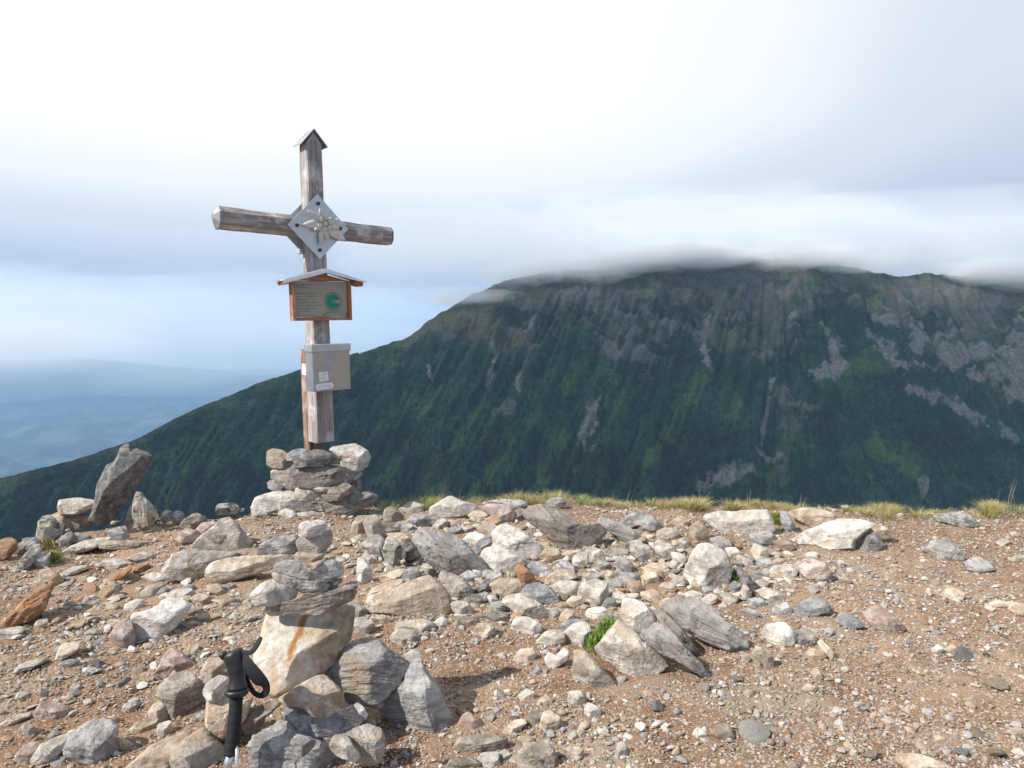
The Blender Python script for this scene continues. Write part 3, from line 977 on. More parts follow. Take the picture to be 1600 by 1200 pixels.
def rock_geometry(poly, style='b', seed=0, base=None, depth=None, thick=1.0, rough=1.0, sub=None, strata=0.0, grow_px=2.2, face=None):
    """A solid stone whose outline from the summit path is POLY (photo pixels). Returns world vertices, faces and the centre.
    The stone is an intersection of an outline wedge with a top facet, two front facets and a back, broken up with chips and noise."""
    r = np.random.default_rng(seed + 1000)
    lo, hi = poly.min(0), poly.max(0)
    cpx = kernel_point(poly)
    bpx = (cpx[0], hi[1] - 0.04 * (hi[1] - lo[1])) if base is None else (cpx[0], base)
    fw = ray(*cpx)
    right = np.cross(fw, (0, 0, 1)); right /= np.linalg.norm(right)
    up = np.cross(right, fw)
    pitch = math.asin(-fw[2])
    if depth is None:
        pb = at(*bpx)
        dist = float(np.dot(pb - CAM, fw))
    else:
        dist = depth / fw[1]
    tilt, fr = STYLE[style]
    tilt = R(tilt * r.uniform(0.85, 1.2)); fr = fr * r.uniform(0.8, 1.2)
    slope = 1 / math.tan(min(pitch + tilt, R(80)))
    h0 = (hi[1] - lo[1]) / FPX * dist; w0 = (hi[0] - lo[0]) / FPX * dist
    wc = slope * 0.5 * h0 * (1.0 - fr) * 1.2
    wc = float(np.clip(wc, 0.28 * min(w0, h0), 0.75 * max(w0, h0))) * thick
    if depth is None:
        dist += wc * 0.75
    k = dist / FPX / float(np.dot(ray(*cpx), fw))
    # outline in metres in the plane through the centre
    pl = np.empty_like(poly)
    for i, (x, y) in enumerate(poly):
        d = ray(x, y)
        q = d * (dist / np.dot(d, fw))
        pl[i] = (np.dot(q, right), np.dot(q, up))
    c0 = np.array([0.0, 0.0])
    th, rad = polar(pl, c0)
    rad = rad + grow_px * k
    rad = np.convolve(np.concatenate([rad[-2:], rad, rad[:2]]), np.array([1, 2, 3, 2, 1]) / 9.0, 'valid')
    hw, hh = np.abs(pl[:, 0]).max(), np.abs(pl[:, 1]).max()
    vmax, vmin = pl[:, 1].max(), pl[:, 1].min()
    span = max(hi - lo)
    if sub is None:
        sub = 6 if span > 120 else 5 if span > 50 else 4
    v, f = ICO[sub]
    T = max(wc * 1.15, 0.3 * min(hw, hh))
    d = v * np.array([hw, hh, T])[None]
    d = d / np.linalg.norm(d, axis=1)[:, None]
    cosp = np.hypot(d[:, 0], d[:, 1])
    ang = np.arctan2(d[:, 1], d[:, 0])
    Rr = np.interp(ang, np.concatenate([[th[-1] - 2 * np.pi], th, [th[0] + 2 * np.pi]]), np.concatenate([[rad[-1]], rad, [rad[0]]]))
    p = 150.0
    taper = 0.22 / T
    inv = [cosp / Rr + taper * np.abs(d[:, 2])]
    a = pitch
    def plane(n, pt=None, dd=None):
        n = np.array(n, float); n /= np.linalg.norm(n)
        x = float(n @ np.array(pt)) if dd is None else dd
        x = max(x, 0.18 * min(hw, hh, T * 2))
        inv.append(np.maximum(0, d @ n) / x)
    vc = vmin + fr * (vmax - vmin)
    s_top = (vmax - vc) / (0.92 * wc)
    plane((r.uniform(-0.12, 0.12), 1.0, s_top), pt=(0, vc, wc))
    u0 = r.uniform(-0.4, 0.4) * hw
    for sgn in (-1, 1):
        yaw = sgn * min(R(r.uniform(16, 50)), math.atan(0.95 * wc / (hw - sgn * u0)))
        lean = R(r.uniform(-8, 14))
        # horizontal, towards the viewer, turned by yaw, leaning back a little
        n = np.array([math.sin(yaw) * math.cos(lean), -math.sin(a) * math.cos(yaw) * math.cos(lean) + math.cos(a) * math.sin(lean),
                      math.cos(a) * math.cos(yaw) * math.cos(lean) + math.sin(a) * math.sin(lean)])
        if face is None:
            plane(n, (u0, vc, wc))
    if face is not None:          # one broad face, turned by face[0] degrees and leaning by face[1]
        yaw, lean = R(face[0]), R(face[1])
        n = np.array([math.sin(yaw) * math.cos(lean), -math.sin(a) * math.cos(yaw) * math.cos(lean) + math.cos(a) * math.sin(lean),
                      math.cos(a) * math.cos(yaw) * math.cos(lean) + math.sin(a) * math.sin(lean)])
        plane(n, (0, 0, wc * 0.75))
    plane((r.uniform(-.3, .3), r.uniform(-.2, .3), -1), dd=T * 0.75)
    def solve():
        m = np.stack(inv, 0)
        top = m.max(0)
        return top * ((m / top) ** p).sum(0) ** (1 / p)
    pos = d / solve()[:, None]
    for _ in range(15 if sub > 4 else 8):          # knocked-off corners
        n = r.normal(size=3); n[2] = abs(n[2]) + 0.45; n /= np.linalg.norm(n)
        sup = (pos @ n).max()
        inv.append(np.maximum(0, d @ n) / (sup * r.uniform(0.87, 0.995)))
    pos = d / solve()[:, None]
    size = (hw * hh * max(T, 0.4 * min(hw, hh))) ** (1 / 3)
    q = pos / size + r.uniform(-50, 50, 3)
    n1 = fbm(q * 1.3, 3, 0.55)
    n2 = ridged(q * 3.1, 3 if sub > 4 else 2, 0.55) - 1.1
    amp = size * rough
    disp = 0.020 * amp * n1 + 0.020 * amp * n2
    if sub >= 5:
        disp = disp + 0.008 * amp * (ridged(q * 8.5, 2, 0.5) - 0.9)
    if sub >= 6:
        disp = disp + 0.008 * amp * fbm(q * 17, 3, 0.6)
    cells = v[r.choice(len(v), 15 if sub > 4 else 8, replace=False)] * np.array([hw, hh, T])[None] * r.uniform(0.5, 1.0, (15 if sub > 4 else 8, 1))
    anis = np.array([1.0, r.uniform(0.9, 2.0), 1.0])
    near = np.argmin((((pos[:, None, :] - cells[None]) * anis) ** 2).sum(-1), axis=1)
    disp = disp + amp * r.uniform(-0.04, 0.012, len(cells))[near]
    if strata:
        ev, evec = np.linalg.eigh(np.cov((pl - pl.mean(0)).T)); mn = evec[:, 0] * np.sign(evec[1, 0] + 1e-9)
        nl = np.array([mn[0], mn[1], -0.30]) + r.normal(size=3) * 0.06; nl /= np.linalg.norm(nl)
        lay = perlin(np.stack([(q @ nl) * 9 + 0.6 * n1, 0.7 * q[:, 0], 0.7 * q[:, 2]], 1))
        lay2 = perlin(np.stack([(q @ nl) * 21 + n1, 1.2 * q[:, 0], 1.2 * q[:, 2]], 1))
        disp = disp + strata * size * (0.10 * np.tanh(3 * lay) * 0.6 + 0.05 * np.tanh(3 * lay2) * 0.6)
    pos = pos + (pos / np.linalg.norm(pos, axis=1)[:, None]) * disp[:, None]
    world_v = (CAM + fw * dist)[None] + pos[:, :1] * right[None] + pos[:, 1:2] * up[None] - pos[:, 2:3] * fw[None]
    return world_v, f

def stone_object(name, view, pts, mat, style='b', seed=0, parent=None, **kw):
    poly = outline(view, pts)
    if 'strata' not in kw:
        kw = dict(kw, strata={'grey': 0.5, 'blue': 0.5, 'dark': 0.55, 'brown': 0.5, 'lichen': 0.4, 'slate': 0.8, 'schist': 0.8}.get(mat, 0.15))
    v, f = rock_geometry(poly, style, seed, **kw)
    org = np.array([v[:, 0].mean(), v[:, 1].mean(), v[:, 2].min()])
    if parent is None:
        o = link(name, mesh_np(name, v - org, f, M[mat], sharp=26), None, org)
    else:
        ctr = v.mean(0)
        o = link(name, mesh_np(name, v - ctr, f, M[mat], sharp=26), parent, ctr - np.array(parent.location))
    return o, poly

ROCKS = []     # (object, centre px, size px, colour, style, label given)
LANDMARKS = []   # (phrase, centre px)

def rock(name, view, pts, mat, style='b', label=None, mark=None, group=None, **kw):
    o, poly = stone_object(name, view, pts, mat, style, seed=len(ROCKS) * 13 + 5, **kw)
    lo, hi = poly.min(0), poly.max(0)
    ROCKS.append([o, (lo + hi) / 2, hi - lo, mat, style, label])
    if mark:
        LANDMARKS.append((mark, (lo + hi) / 2, hi - lo))
    return o

def name_rocks():
    """labels of the lesser stones: size, colour, shape and the landmark they lie by"""
    used = {}
    for rec in ROCKS:
        o, c, s, mat, style, label = rec
        o['category'] = 'rock'
        if label:
            o['label'] = label
            continue
        big = max(s)
        size = 'big' if big > 85 else 'middling' if big > 48 else 'small' if big > 28 else 'tiny'
        shape = 'flat' if s[0] > 2.1 * s[1] else 'upright' if s[1] > 1.12 * s[0] else 'chunky'
        best = min(LANDMARKS, key=lambda m: np.hypot((c[0] - m[1][0]), 1.6 * (c[1] - m[1][1])) / (1 + 0.004 * max(m[2])))
        dx, dy = c[0] - best[1][0], c[1] - best[1][1]
        rx, ry = abs(dx) / (best[2][0] / 2 + 1), abs(dy) / (best[2][1] / 2 + 1)
        if max(rx, ry) < 0.9:
            rel = 'against'
        elif ry >= rx:
            rel = 'in front of' if dy > 0 else 'behind'
        else:
            rel = 'to the right of' if dx > 0 else 'to the left of'
        key = (size, COLOUR_WORD[mat], shape, rel, best[0])
        used.setdefault(key, []).append((float(np.hypot(dx, dy)), rec))
    ords = ['nearest', 'second nearest', 'third nearest', 'fourth nearest', 'fifth nearest', 'sixth nearest', 'seventh nearest', 'eighth nearest']
    for (size, colw, shape, rel, mk), lst in used.items():
        lst.sort(key=lambda t: t[0])
        for k, (_, rec) in enumerate(lst):
            lab = f'{size} {colw} {shape} stone {rel} {mk}'
            if len(lst) > 1:
                lab = f'{ords[min(k, 7)]} {lab}'
            rec[0]['label'] = lab
            rec[0]['group'] = 'loose stones on the summit'

# ---- landmarks and large rocks -------------------------------------------------------------------------------------------
rock('standing_slab', 'C', '505,518 540,450 560,380 580,290 625,180 665,165 685,130 705,65 750,42 765,90 800,85 850,95 885,95 890,140 850,230 810,320 775,370 735,420 690,500 650,558 590,552 520,535',
     'dark', 's', 'tall dark slab set on end at the left rim', 'the standing slab', base=836, rough=0.4, thick=0.5, strata=0.15, face=(34, -16))  # dark stone colour stands in for the shade on its grey face
rock('flat_stone', 'C', '345,425 355,380 420,373 555,382 552,420 460,455 360,462', 'pale', 'p', 'pale flat stone lying on top of the pile beside the standing slab', depth=4.42)
rock('rock', 'C', '388,492 450,468 530,475 530,532 470,545 400,545', 'brown', 'b', 'brown block under the pale flat stone by the standing slab', depth=4.42)
rock('rock', 'C', '298,472 340,458 390,478 392,520 335,520', 'tan', 'b', 'small tan stone wedged above the rounded white boulder at the left rim', depth=4.38)
rock('boulder', 'C', '213,605 230,510 258,475 300,478 340,518 372,530 362,575 310,622 260,648 220,642', 'lichen', 'u', 'rounded white and black speckled boulder at the foot of the left pile', base=855)
rock('rock', 'C', '780,400 800,333 830,338 880,410 915,440 922,485 860,540 800,568 782,490', 'lichen', 'u', 'lichen covered pointed rock leaning behind the right foot of the standing slab', base=836)
rock('rock', 'C', '728,550 752,440 780,412 786,480 772,545 742,568', 'lichen', 'u', 'narrow upright stone squeezed between standing slab and pointed rock', base=834)
rock('rock', 'C', '633,570 690,543 757,588 742,618 660,608', 'grey', 'b', 'small grey stone on the soil below the standing slab', base=848)
rock('rock', 'C', '350,612 410,568 432,600 402,655 352,655', 'grey', 'b', base=855)
rock('rock', 'C', '410,645 440,593 510,588 545,612 482,645', 'grey', 'b', base=852)
rock('slab', 'C', '350,702 420,650 560,608 640,598 652,620 570,657 440,692 360,708', 'pale', 'p', 'long pale flat slab reaching toward the standing slab', 'the long flat slab', strata=0.5)
rock('slab', 'C', '570,642 600,613 700,623 900,623 935,635 860,662 700,674 590,664', 'tan', 'p', 'thin brownish flat slab edged with soil right of the long flat slab', strata=0.6)
rock('rock', 'C', '55,805 120,740 190,650 232,638 242,670 182,762 130,800', 'lichen', 'b', 'whitish lichened rock sloping down at the far left edge', base=893)
rock('rock', 'C', '183,742 240,698 292,688 282,765 220,785', 'grey', 'b')
rock('rock', 'C', '-40,700 -20,630 50,603 90,618 98,662 50,712 0,735', 'orange', 'b', 'rusty orange rock cut by the left edge of the photo', base=878)
rock('rock', 'C', '88,668 130,653 134,688 95,694', 'brown', 'b', base=868)
rock('rock', 'C', '125,645 150,608 215,603 212,645 160,684', 'grey', 'b', base=866)
rock('rock', 'C', '943,492 970,443 1002,450 1008,494 960,510', 'pale', 'u', base=822)
rock('rock', 'C', '1008,482 1030,448 1062,453 1082,492 1050,516 1013,510', 'grey', 'b', base=822)
rock('rock', 'C', '1050,535 1080,498 1150,458 1202,483 1208,514 1150,554 1068,550', 'brown', 'b', base=830)
rock('rock', 'C', '1268,465 1278,404 1340,402 1362,398 1408,428 1382,464 1290,480', 'lichen', 'b', base=812)
rock('rock', 'C', '1108,660 1180,588 1250,538 1290,488 1340,480 1382,518 1422,568 1495,642 1462,674 1380,694 1250,690 1128,678', 'pale', 'd',
     'big pale pyramid shaped rock left of the near cairn', 'the pale pyramid rock')
rock('rock', 'C', '1148,558 1190,518 1262,508 1242,548 1180,575', 'pink', 'p', base=842)
rock('rock', 'C', '1030,610 1085,550 1150,560 1182,592 1120,630 1060,635', 'pink', 'p', base=852)
rock('boulder', 'C', '942,785 978,730 1050,688 1150,673 1300,683 1392,688 1455,710 1350,722 1245,745 1200,795 1192,828 1120,856 1000,860 958,832', 'pale', 'd',
     'long pale boulder lying behind the log shaped tan stone', 'the long pale boulder', rough=0.8)
rock('boulder', 'A', '66,828 78,790 108,748 200,722 350,712 560,698 612,703 602,732 500,772 380,808 250,848 170,872 108,858', 'tan', 'd',
     'long rounded tan stone like a log beside the near cairn', 'the log shaped tan stone', rough=0.6)
rock('rock', 'C', '233,862 240,798 290,783 352,828 385,858 320,875', 'tan', 'b')
rock('rock', 'C', '343,812 430,778 500,763 512,785 442,808 370,828', 'white', 'p', strata=0.4)
rock('rock', 'C', '588,757 620,728 720,733 772,755 742,782 640,783', 'pale', 'p', strata=0.4)
rock('rock', 'C', '741,722 840,688 942,720 902,743 791,738', 'pale', 'p', strata=0.4)
rock('rock', 'C', '622,862 700,808 772,763 764,792 702,842 642,872', 'orange', 'p', 'thin rusty orange plate on the reddish soil left of the long pale boulder', 'the rusty plate')
rock('rock', 'C', '768,792 860,748 874,770 792,804', 'orange', 'p')
rock('rock', 'C', '798,948 870,892 942,862 964,880 922,934 842,954', 'pale', 'b')
rock('rock', 'C', '918,934 960,892 1004,914 992,944', 'grey', 'b')
rock('rock', 'C', '1008,932 1040,908 1112,903 1148,932 1112,964 1040,964', 'white', 'b')
rock('rock', 'C', '825,833 900,808 982,828 1004,858 880,860', 'pale', 'p')
rock('rock', 'C', '1215,882 1280,876 1324,925 1314,948 1230,924', 'tan', 'p')
rock('rock', 'C', '1238,968 1300,948 1402,963 1414,993 1330,1004', 'tan', 'p')
rock('rock', 'C', '1308,892 1345,868 1384,885 1362,908 1320,908', 'grey', 'b')
rock('rock', 'C', '1078,1083 1180,1048 1292,1048 1330,1070 1222,1088 1110,1098', 'tan', 'p')
rock('rock', 'C', '1068,1063 1110,1003 1180,1018 1204,1042 1120,1068', 'tan', 'b')
rock('rock', 'C', '1120,960 1160,930 1250,950 1262,985 1190,1000 1140,985', 'tan', 'p')
rock('rock', 'A', '383,695 400,640 480,603 622,583 618,692 500,705', 'grey', 'd', 'grey slab half hidden behind the top of the near cairn', base=868, strata=0.5)
rock('boulder', 'G', '822,262 840,233 940,218 1040,163 1140,138 1194,185 1102,314 1010,394 860,414 836,342', 'white', 'd',
     'white wedge shaped boulder resting on red soil left of the trekking pole', 'the white wedge boulder')
rock('rock', 'G', '688,378 740,298 820,278 842,400 874,440 810,474 750,432', 'pink', 'd', 'rough pinkish rock under the left end of the white wedge boulder')
rock('rock', 'G', '-10,305 100,208 190,128 230,98 330,33 352,40 312,112 282,202 200,274 80,320 0,330', 'orange', 'b',
     'rusty orange shard tilted up near the left edge', 'the rusty orange shard', strata=0.5)
rock('rock', 'G', '-30,395 0,348 110,318 152,330 122,372 20,404', 'white', 'p')
rock('rock', 'G', '343,528 390,428 480,413 497,430 472,472 370,534', 'white', 'p')
rock('rock', 'G', '83,602 130,553 280,513 312,525 220,564 110,609', 'pale', 'p', strata=0.4)
rock('rock', 'G', '368,553 420,528 490,528 502,552 450,579', 'grey', 'b')
rock('rock', 'G', '663,172 710,163 752,200 742,222 690,218', 'tan', 'b')
rock('rock', 'G', '623,143 640,68 700,58 712,80 672,138', 'pale', 'b')
rock('rock', 'G', '768,842 780,803 850,793 857,815 820,853', 'pale', 'b')
rock('rock', 'G', '788,978 860,918 960,888 992,900 972,963 900,988', 'tan', 'b', 'tan wedge shaped stone in front of the two split rocks left of the pole')
rock('rock', 'G', '713,1053 740,1008 840,1058 874,1087 780,1098', 'tan', 'p')
rock('rock', 'G', '443,703 470,678 502,690 497,718 460,728', 'white', 'b')
rock('rock', 'G', '428,333 470,288 532,268 512,312 450,338', 'tan', 'p')
rock('rock', 'G', '1173,468 1200,428 1242,434 1222,493', 'tan', 'b')
rock('rock', 'G', '208,333 240,283 292,273 292,302 240,338', 'pale', 'b')
rock('rock', 'G', '409,183 435,158 472,170 462,193 420,195', 'tan', 'b')
rock('boulder', 'G', '393,1115 430,1008 560,903 680,908 734,940 714,1040 754,1110 765,1180 640,1210 480,1170', 'grey', 'd',
     'big grey boulder low in the left corner', 'the grey corner boulder')
rock('rock', 'G', '193,1155 260,1058 440,973 472,985 402,1062 342,1144 230,1200', 'pale', 'b', 'pale stone leaning on the left side of the grey corner boulder')
rock('rock', 'G', '98,1125 160,1058 250,1038 292,1060 212,1134 190,1195 130,1180', 'pink', 'b')
rock('rock', 'G', '213,883 260,788 350,788 444,830 402,884 320,910 240,900', 'pink', 'p', 'pinkish flat stone sunk into the gravel above the grey corner boulder')
rock('rock', 'G', '138,943 180,918 228,980 217,1014 170,1014', 'white', 'b')
rock('rock', 'G', '-20,940 90,873 190,853 182,882 40,940', 'tan', 'p', strata=0.5)
# left foot of the near cairn
rock('rock', 'B', '113,503 190,358 212,348 290,398 324,430 304,472 212,468 140,544', 'pink', 'd', 'pinkish jagged rock standing behind the rust stained block', base=1052)
rock('rock', 'B', '133,548 210,468 300,463 374,540 380,642 330,684 212,710 168,602', 'brown', 'd', 'rust stained grey block split from its left edge by a crack', 'the rust stained block')
rock('rock', 'B', '100,660 128,620 160,600 208,705 160,720 120,700', 'tan', 'u', base=1136)
rock('rock', 'B', '143,718 200,698 214,752 150,784', 'pale', 'u')
rock('rock', 'B', '348,473 390,398 440,396 474,430 432,492 380,520', 'tan', 'b', 'tan stone behind the head of the trekking pole')
rock('boulder', 'B', '-10,925 100,828 190,778 290,748 315,770 222,852 200,930 190,985 -10,985', 'tan', 'd', 'tan boulder cut by the bottom edge left of the pole', 'the tan bottom boulder')
rock('boulder', 'B', '180,930 205,870 260,798 350,738 387,713 394,770 474,830 464,900 470,985 185,985', 'pale', 'd', 'pale cracked boulder right under the trekking pole', base=1215)
# ---- the rubble field in the middle
rock('slab', 'D', '318,402 342,348 420,343 560,368 652,418 722,498 802,568 890,652 842,670 780,662 690,640 610,645 520,612 440,558 372,465', 'slate', 'd',
     'back layer of the big split slab with its pale rounded head', 'the big split slab', strata=0.5, thick=0.8)
rock('slab', 'D', '425,520 470,408 522,440 602,480 702,570 805,662 770,672 690,640 622,645 530,615 455,560', 'schist', 'd', 'brown faced front layer of the big split slab', strata=0.3, thick=0.7)
rock('boulder', 'D', '833,362 860,323 920,313 1002,348 1082,408 1164,460 1154,504 1070,556 960,520 850,462', 'white', 'd', 'largest white slab in the rubble right of the big split slab', 'the white rubble slab')
rock('boulder', 'D', '757,512 790,463 850,453 922,478 1064,550 1002,594 960,628 900,640 848,604 798,552', 'white', 'd', 'white boulder with grey underside wedged beneath the white rubble slab')
rock('rock', 'D', '703,482 750,428 810,398 844,425 792,472 762,514 720,504', 'blue', 'b', 'small blue grey block leaning on the big split slab')
rock('rock', 'D', '643,433 700,368 782,383 804,410 742,448 690,444', 'white', 'p')
rock('rock', 'D', '733,382 760,328 832,318 864,350 832,400 760,400', 'tan', 'b')
rock('boulder', 'D', '432,268 450,208 520,168 577,143 652,178 742,193 750,225 640,270 540,270 480,290', 'white', 'd', 'white rough boulder at the rim in front of the grass', 'the white rim boulder')
rock('rock', 'D', '248,228 330,178 402,195 404,244 330,250', 'pale', 'b')
rock('rock', 'D', '158,295 165,223 202,208 284,265 278,304 190,310', 'brown', 'u', 'brown upright slab left of the white rim boulder', base=818)
rock('rock', 'D', '33,315 60,268 112,258 169,360 159,404 60,390', 'pale', 'u', 'pale upright rock right of the cairn under the cross', base=842)
rock('rock', 'D', '-40,330 0,270 40,262 55,320 30,375 -20,385', 'tan', 'u', base=836)
rock('rock', 'D', '318,293 340,253 430,268 458,290 432,334 360,340', 'grey', 'b')
rock('rock', 'D', '148,323 200,303 262,320 254,374 190,354', 'brown', 'b')
rock('rock', 'D', '18,443 80,388 132,388 174,430 164,524 130,544 70,484', 'lichen', 'u', 'lichen blotched rock in the pair left of the big split slab')
rock('rock', 'D', '148,483 180,398 217,398 274,470 254,584 215,605 168,544', 'lichen', 'u', 'grey green lichened rock next to the head of the big split slab')
rock('rock', 'D', '173,372 290,378 344,430 250,434', 'tan', 'p', base=848)
rock('rock', 'D', '263,483 290,438 342,428 384,520 364,564 310,554', 'dark', 'u', base=882)
rock('rock', 'D', '-5,535 30,523 72,590 99,692 50,695 -5,675', 'white', 'u', 'white upright stone right of the near cairn top', base=916)
rock('rock', 'D', '28,522 50,498 97,550 82,574', 'white', 'u')
rock('rock', 'D', '118,694 130,648 250,598 304,598 274,644 180,684', 'tan', 'p')
rock('rock', 'D', '43,773 90,718 200,673 272,658 284,692 180,744 70,789', 'tan', 'p', strata=0.4)
rock('rock', 'D', '278,652 300,608 352,588 394,630 362,679 300,690', 'blue', 'b')
rock('slab', 'D', '-5,863 30,828 150,738 250,708 350,668 440,632 512,668 579,790 564,874 500,895 330,915 150,874', 'tan', 'b',
     'broad smooth tan slab in front of the big split slab', 'the broad tan slab', rough=0.6)
rock('rock', 'D', '503,642 530,613 602,633 682,688 719,740 694,804 630,805 548,722', 'pale', 'b', 'pale block leaning against the right end of the broad tan slab')
rock('rock', 'D', '638,637 690,608 772,648 784,672 720,684 670,668', 'blue', 'p')
rock('rock', 'D', '718,747 740,718 812,678 804,732 760,758', 'dark', 'p')
rock('rock', 'D', '703,803 715,758 800,748 834,775 782,809 710,834', 'dark', 'p')
rock('rock', 'D', '818,692 880,658 1002,663 1039,710 992,764 940,796 878,752', 'tan', 'b', 'cracked tan rock in the rubble in front of the white boulder', 'the cracked tan rock')
rock('rock', 'D', '983,602 1010,568 1062,608 1114,670 1092,704 1040,710 1008,662', 'orange', 'u', 'rusty upright stone sticking up between pale rocks in mid rubble')
rock('rock', 'D', '1028,572 1110,548 1182,583 1214,610 1162,655 1110,645 1078,602', 'blue', 'b')
rock('rock', 'D', '1108,622 1130,588 1202,608 1214,640 1162,659', 'white', 'b')
rock('rock', 'D', '1108,542 1180,468 1232,468 1274,520 1264,554 1180,559', 'tan', 'b')
rock('rock', 'D', '1248,522 1300,488 1394,478 1372,509 1290,534', 'pale', 'p')
rock('rock', 'D', '1258,562 1290,543 1374,610 1352,629 1280,604', 'blue', 'p')
rock('rock', 'D', '1338,532 1380,493 1432,503 1434,560 1392,604 1350,584', 'pale', 'b')
rock('rock', 'D', '1418,482 1450,458 1534,490 1524,544 1440,534', 'pale', 'b')
rock('slab', 'D', '1015,252 1068,193 1130,186 1182,198 1242,228 1332,288 1422,338 1492,308 1544,328 1565,370 1505,474 1430,476 1360,486 1310,496 1250,446 1180,384 1090,324', 'schist', 'd',
     'big dark slab with black lichen spots tilted up at the rim', 'the lichened dark slab', strata=0.5, thick=0.8)
rock('rock', 'D', '968,252 1000,222 1044,228 1034,304 978,306', 'brown', 'b')
rock('rock', 'D', '1172,188 1200,158 1272,153 1290,190 1252,229 1210,204', 'grey', 'b', 'grey rock behind the lichened dark slab')
rock('slab', 'D', '757,182 880,163 1002,163 1064,190 1034,219 900,222', 'grey', 'p', 'flat grey slab at the rim behind the pinkish ledge', base=798, strata=0.5)
rock('rock', 'D', '752,222 780,188 882,198 952,218 984,290 930,316 850,266', 'pink', 'd', 'pinkish ledge rock under the flat grey rim slab')
rock('rock', 'D', '688,258 730,233 802,243 844,260 802,289 720,296', 'tan', 'p')
rock('rock', 'D', '778,303 840,263 904,300 884,324 800,334', 'tan', 'b')
rock('rock', 'D', '538,333 560,293 622,298 634,339', 'tan', 'b')
rock('rock', 'D', '450,330 520,285 560,300 545,340 470,350', 'pale', 'p')
rock('rock', 'D', '640,345 700,325 735,345 690,370 650,368', 'pale', 'p')
rock('rock', 'D', '560,345 630,335 660,370 620,385 570,372', 'blue', 'p')
rock('boulder', 'D', '893,812 920,768 1010,753 1082,783 1152,828 1204,890 1194,924 1100,916 1000,886 948,842', 'pale', 'b', 'pale tan boulder with shaded underside in mid rubble', 'the pale mid boulder')
rock('rock', 'D', '1008,747 1060,698 1120,688 1192,708 1254,790 1202,834 1120,804', 'blue', 'b', 'blue grey rock behind the pale mid boulder')
rock('rock', 'D', '1163,662 1250,598 1332,608 1374,650 1290,684 1200,694', 'tan', 'p')
rock('rock', 'D', '1198,702 1290,668 1362,678 1364,754 1302,796 1248,764', 'pale', 'b')
rock('rock', 'D', '1373,742 1400,688 1480,663 1554,688 1564,764 1522,820 1430,844 1378,802', 'pale', 'b', 'pale block left of the tall white boulder amid small stones', 'the pale rubble block')
rock('rock', 'D', '958,942 985,898 1062,903 1154,952 1122,1004 1040,1015 978,989', 'white', 'b')
rock('rock', 'D', '718,1002 750,938 832,933 854,990 802,1034 740,1029', 'tan', 'b')
rock('rock', 'D', '598,942 640,898 742,903 759,940 700,969 630,959', 'brown', 'b')
rock('rock', 'D', '228,982 250,928 400,913 482,938 494,972 380,999 270,989', 'white', 'p', 'white flat stone under the front edge of the broad tan slab')
rock('rock', 'D', '478,932 520,898 552,920 544,964 500,969', 'white', 'b')
rock('rock', 'D', '198,1033 230,978 302,983 374,1020 344,1079 230,1069', 'pale', 'b')
rock('rock', 'D', '1103,1053 1180,988 1252,978 1294,1010 1284,1064 1180,1084', 'pale', 'b')
rock('rock', 'D', '1218,962 1330,913 1434,913 1384,964 1290,994', 'blue', 'p')
rock('rock', 'D', '1288,992 1340,948 1422,928 1464,1000 1444,1064 1360,1095 1308,1064', 'white', 'b', 'white block left of the green moss streak')
rock('rock', 'D', '1423,882 1440,848 1522,833 1584,880 1542,914 1430,914', 'white', 'b')
rock('rock', 'D', '1518,832 1560,778 1602,773 1604,854 1560,854', 'blue', 'b')
rock('rock', 'D', '1248,912 1300,848 1344,870 1334,924 1270,934', 'pale', 'b')
rock('rock', 'D', '1188,872 1220,843 1262,870 1242,909 1200,904', 'grey', 'b')
rock('rock', 'D', '1228,822 1290,803 1314,830 1250,854', 'tan', 'b')
rock('rock', 'D', '1298,802 1340,773 1394,768 1374,824 1320,839', 'tan', 'b')
rock('rock', 'D', '1408,652 1440,623 1514,638 1482,669 1420,674', 'blue', 'b')
rock('rock', 'D', '1508,642 1540,608 1604,618 1604,659', 'tan', 'b')
rock('rock', 'D', '1448,592 1500,543 1584,568 1604,604 1500,609', 'lichen', 'b')
rock('rock', 'D', '958,1173 1010,1108 1082,1093 1114,1130 1062,1194 990,1185', 'pale', 'b')
rock('rock', 'D', '400,560 450,570 500,640 470,660 420,620', 'lichen', 'u')
# ---- the right side
rock('slab', 'E', '98,252 130,228 202,248 284,288 374,350 352,374 240,349 178,302', 'slate', 'd', 'grey layered slab sloping right behind the lichened dark slab')
rock('rock', 'E', '213,262 300,203 382,213 434,250 444,294 380,304 330,264 278,284', 'grey', 'b', 'grey rock with an orange lichen foot on the bare gravel near the rim', 'the grey rim rock')
rock('rock', 'E', '318,292 370,258 404,285 352,304', 'grey', 'b')
rock('rock', 'E', '478,262 540,228 604,235 572,279', 'tan', 'b')
rock('boulder', 'E', '663,212 760,198 832,203 900,193 960,193 1002,188 1024,240 1044,304 900,318 800,320 740,304 678,262', 'white', 'd', 'long white ledge with a yellow green moss cushion at its right end',
     'the long white ledge', rough=0.8)
rock('rock', 'E', '1062,195 1092,198 1144,282 1100,304 1078,262', 'blue', 'u', 'narrow grey stone beside the moss cushion', base=832)
rock('rock', 'E', '1103,207 1160,183 1242,183 1337,208 1350,274 1250,294 1188,262', 'tan', 'd', 'tan ochre boulder right of the moss cushion', 'the ochre boulder')
rock('boulder', 'F', '60,292 150,238 250,198 300,183 392,188 434,205 352,274 342,304 220,314 100,302', 'white', 'd', 'smooth white hump of rock rising out of the gravel', 'the smooth white hump', rough=0.5)
rock('rock', 'F', '358,262 375,228 412,223 474,290 442,314 368,309', 'grey', 'd', 'smooth grey stone leaning on the right end of the white hump', base=862)
rock('rock', 'F', '425,200 490,228 514,265 460,264 418,227', 'tan', 'b', base=852)
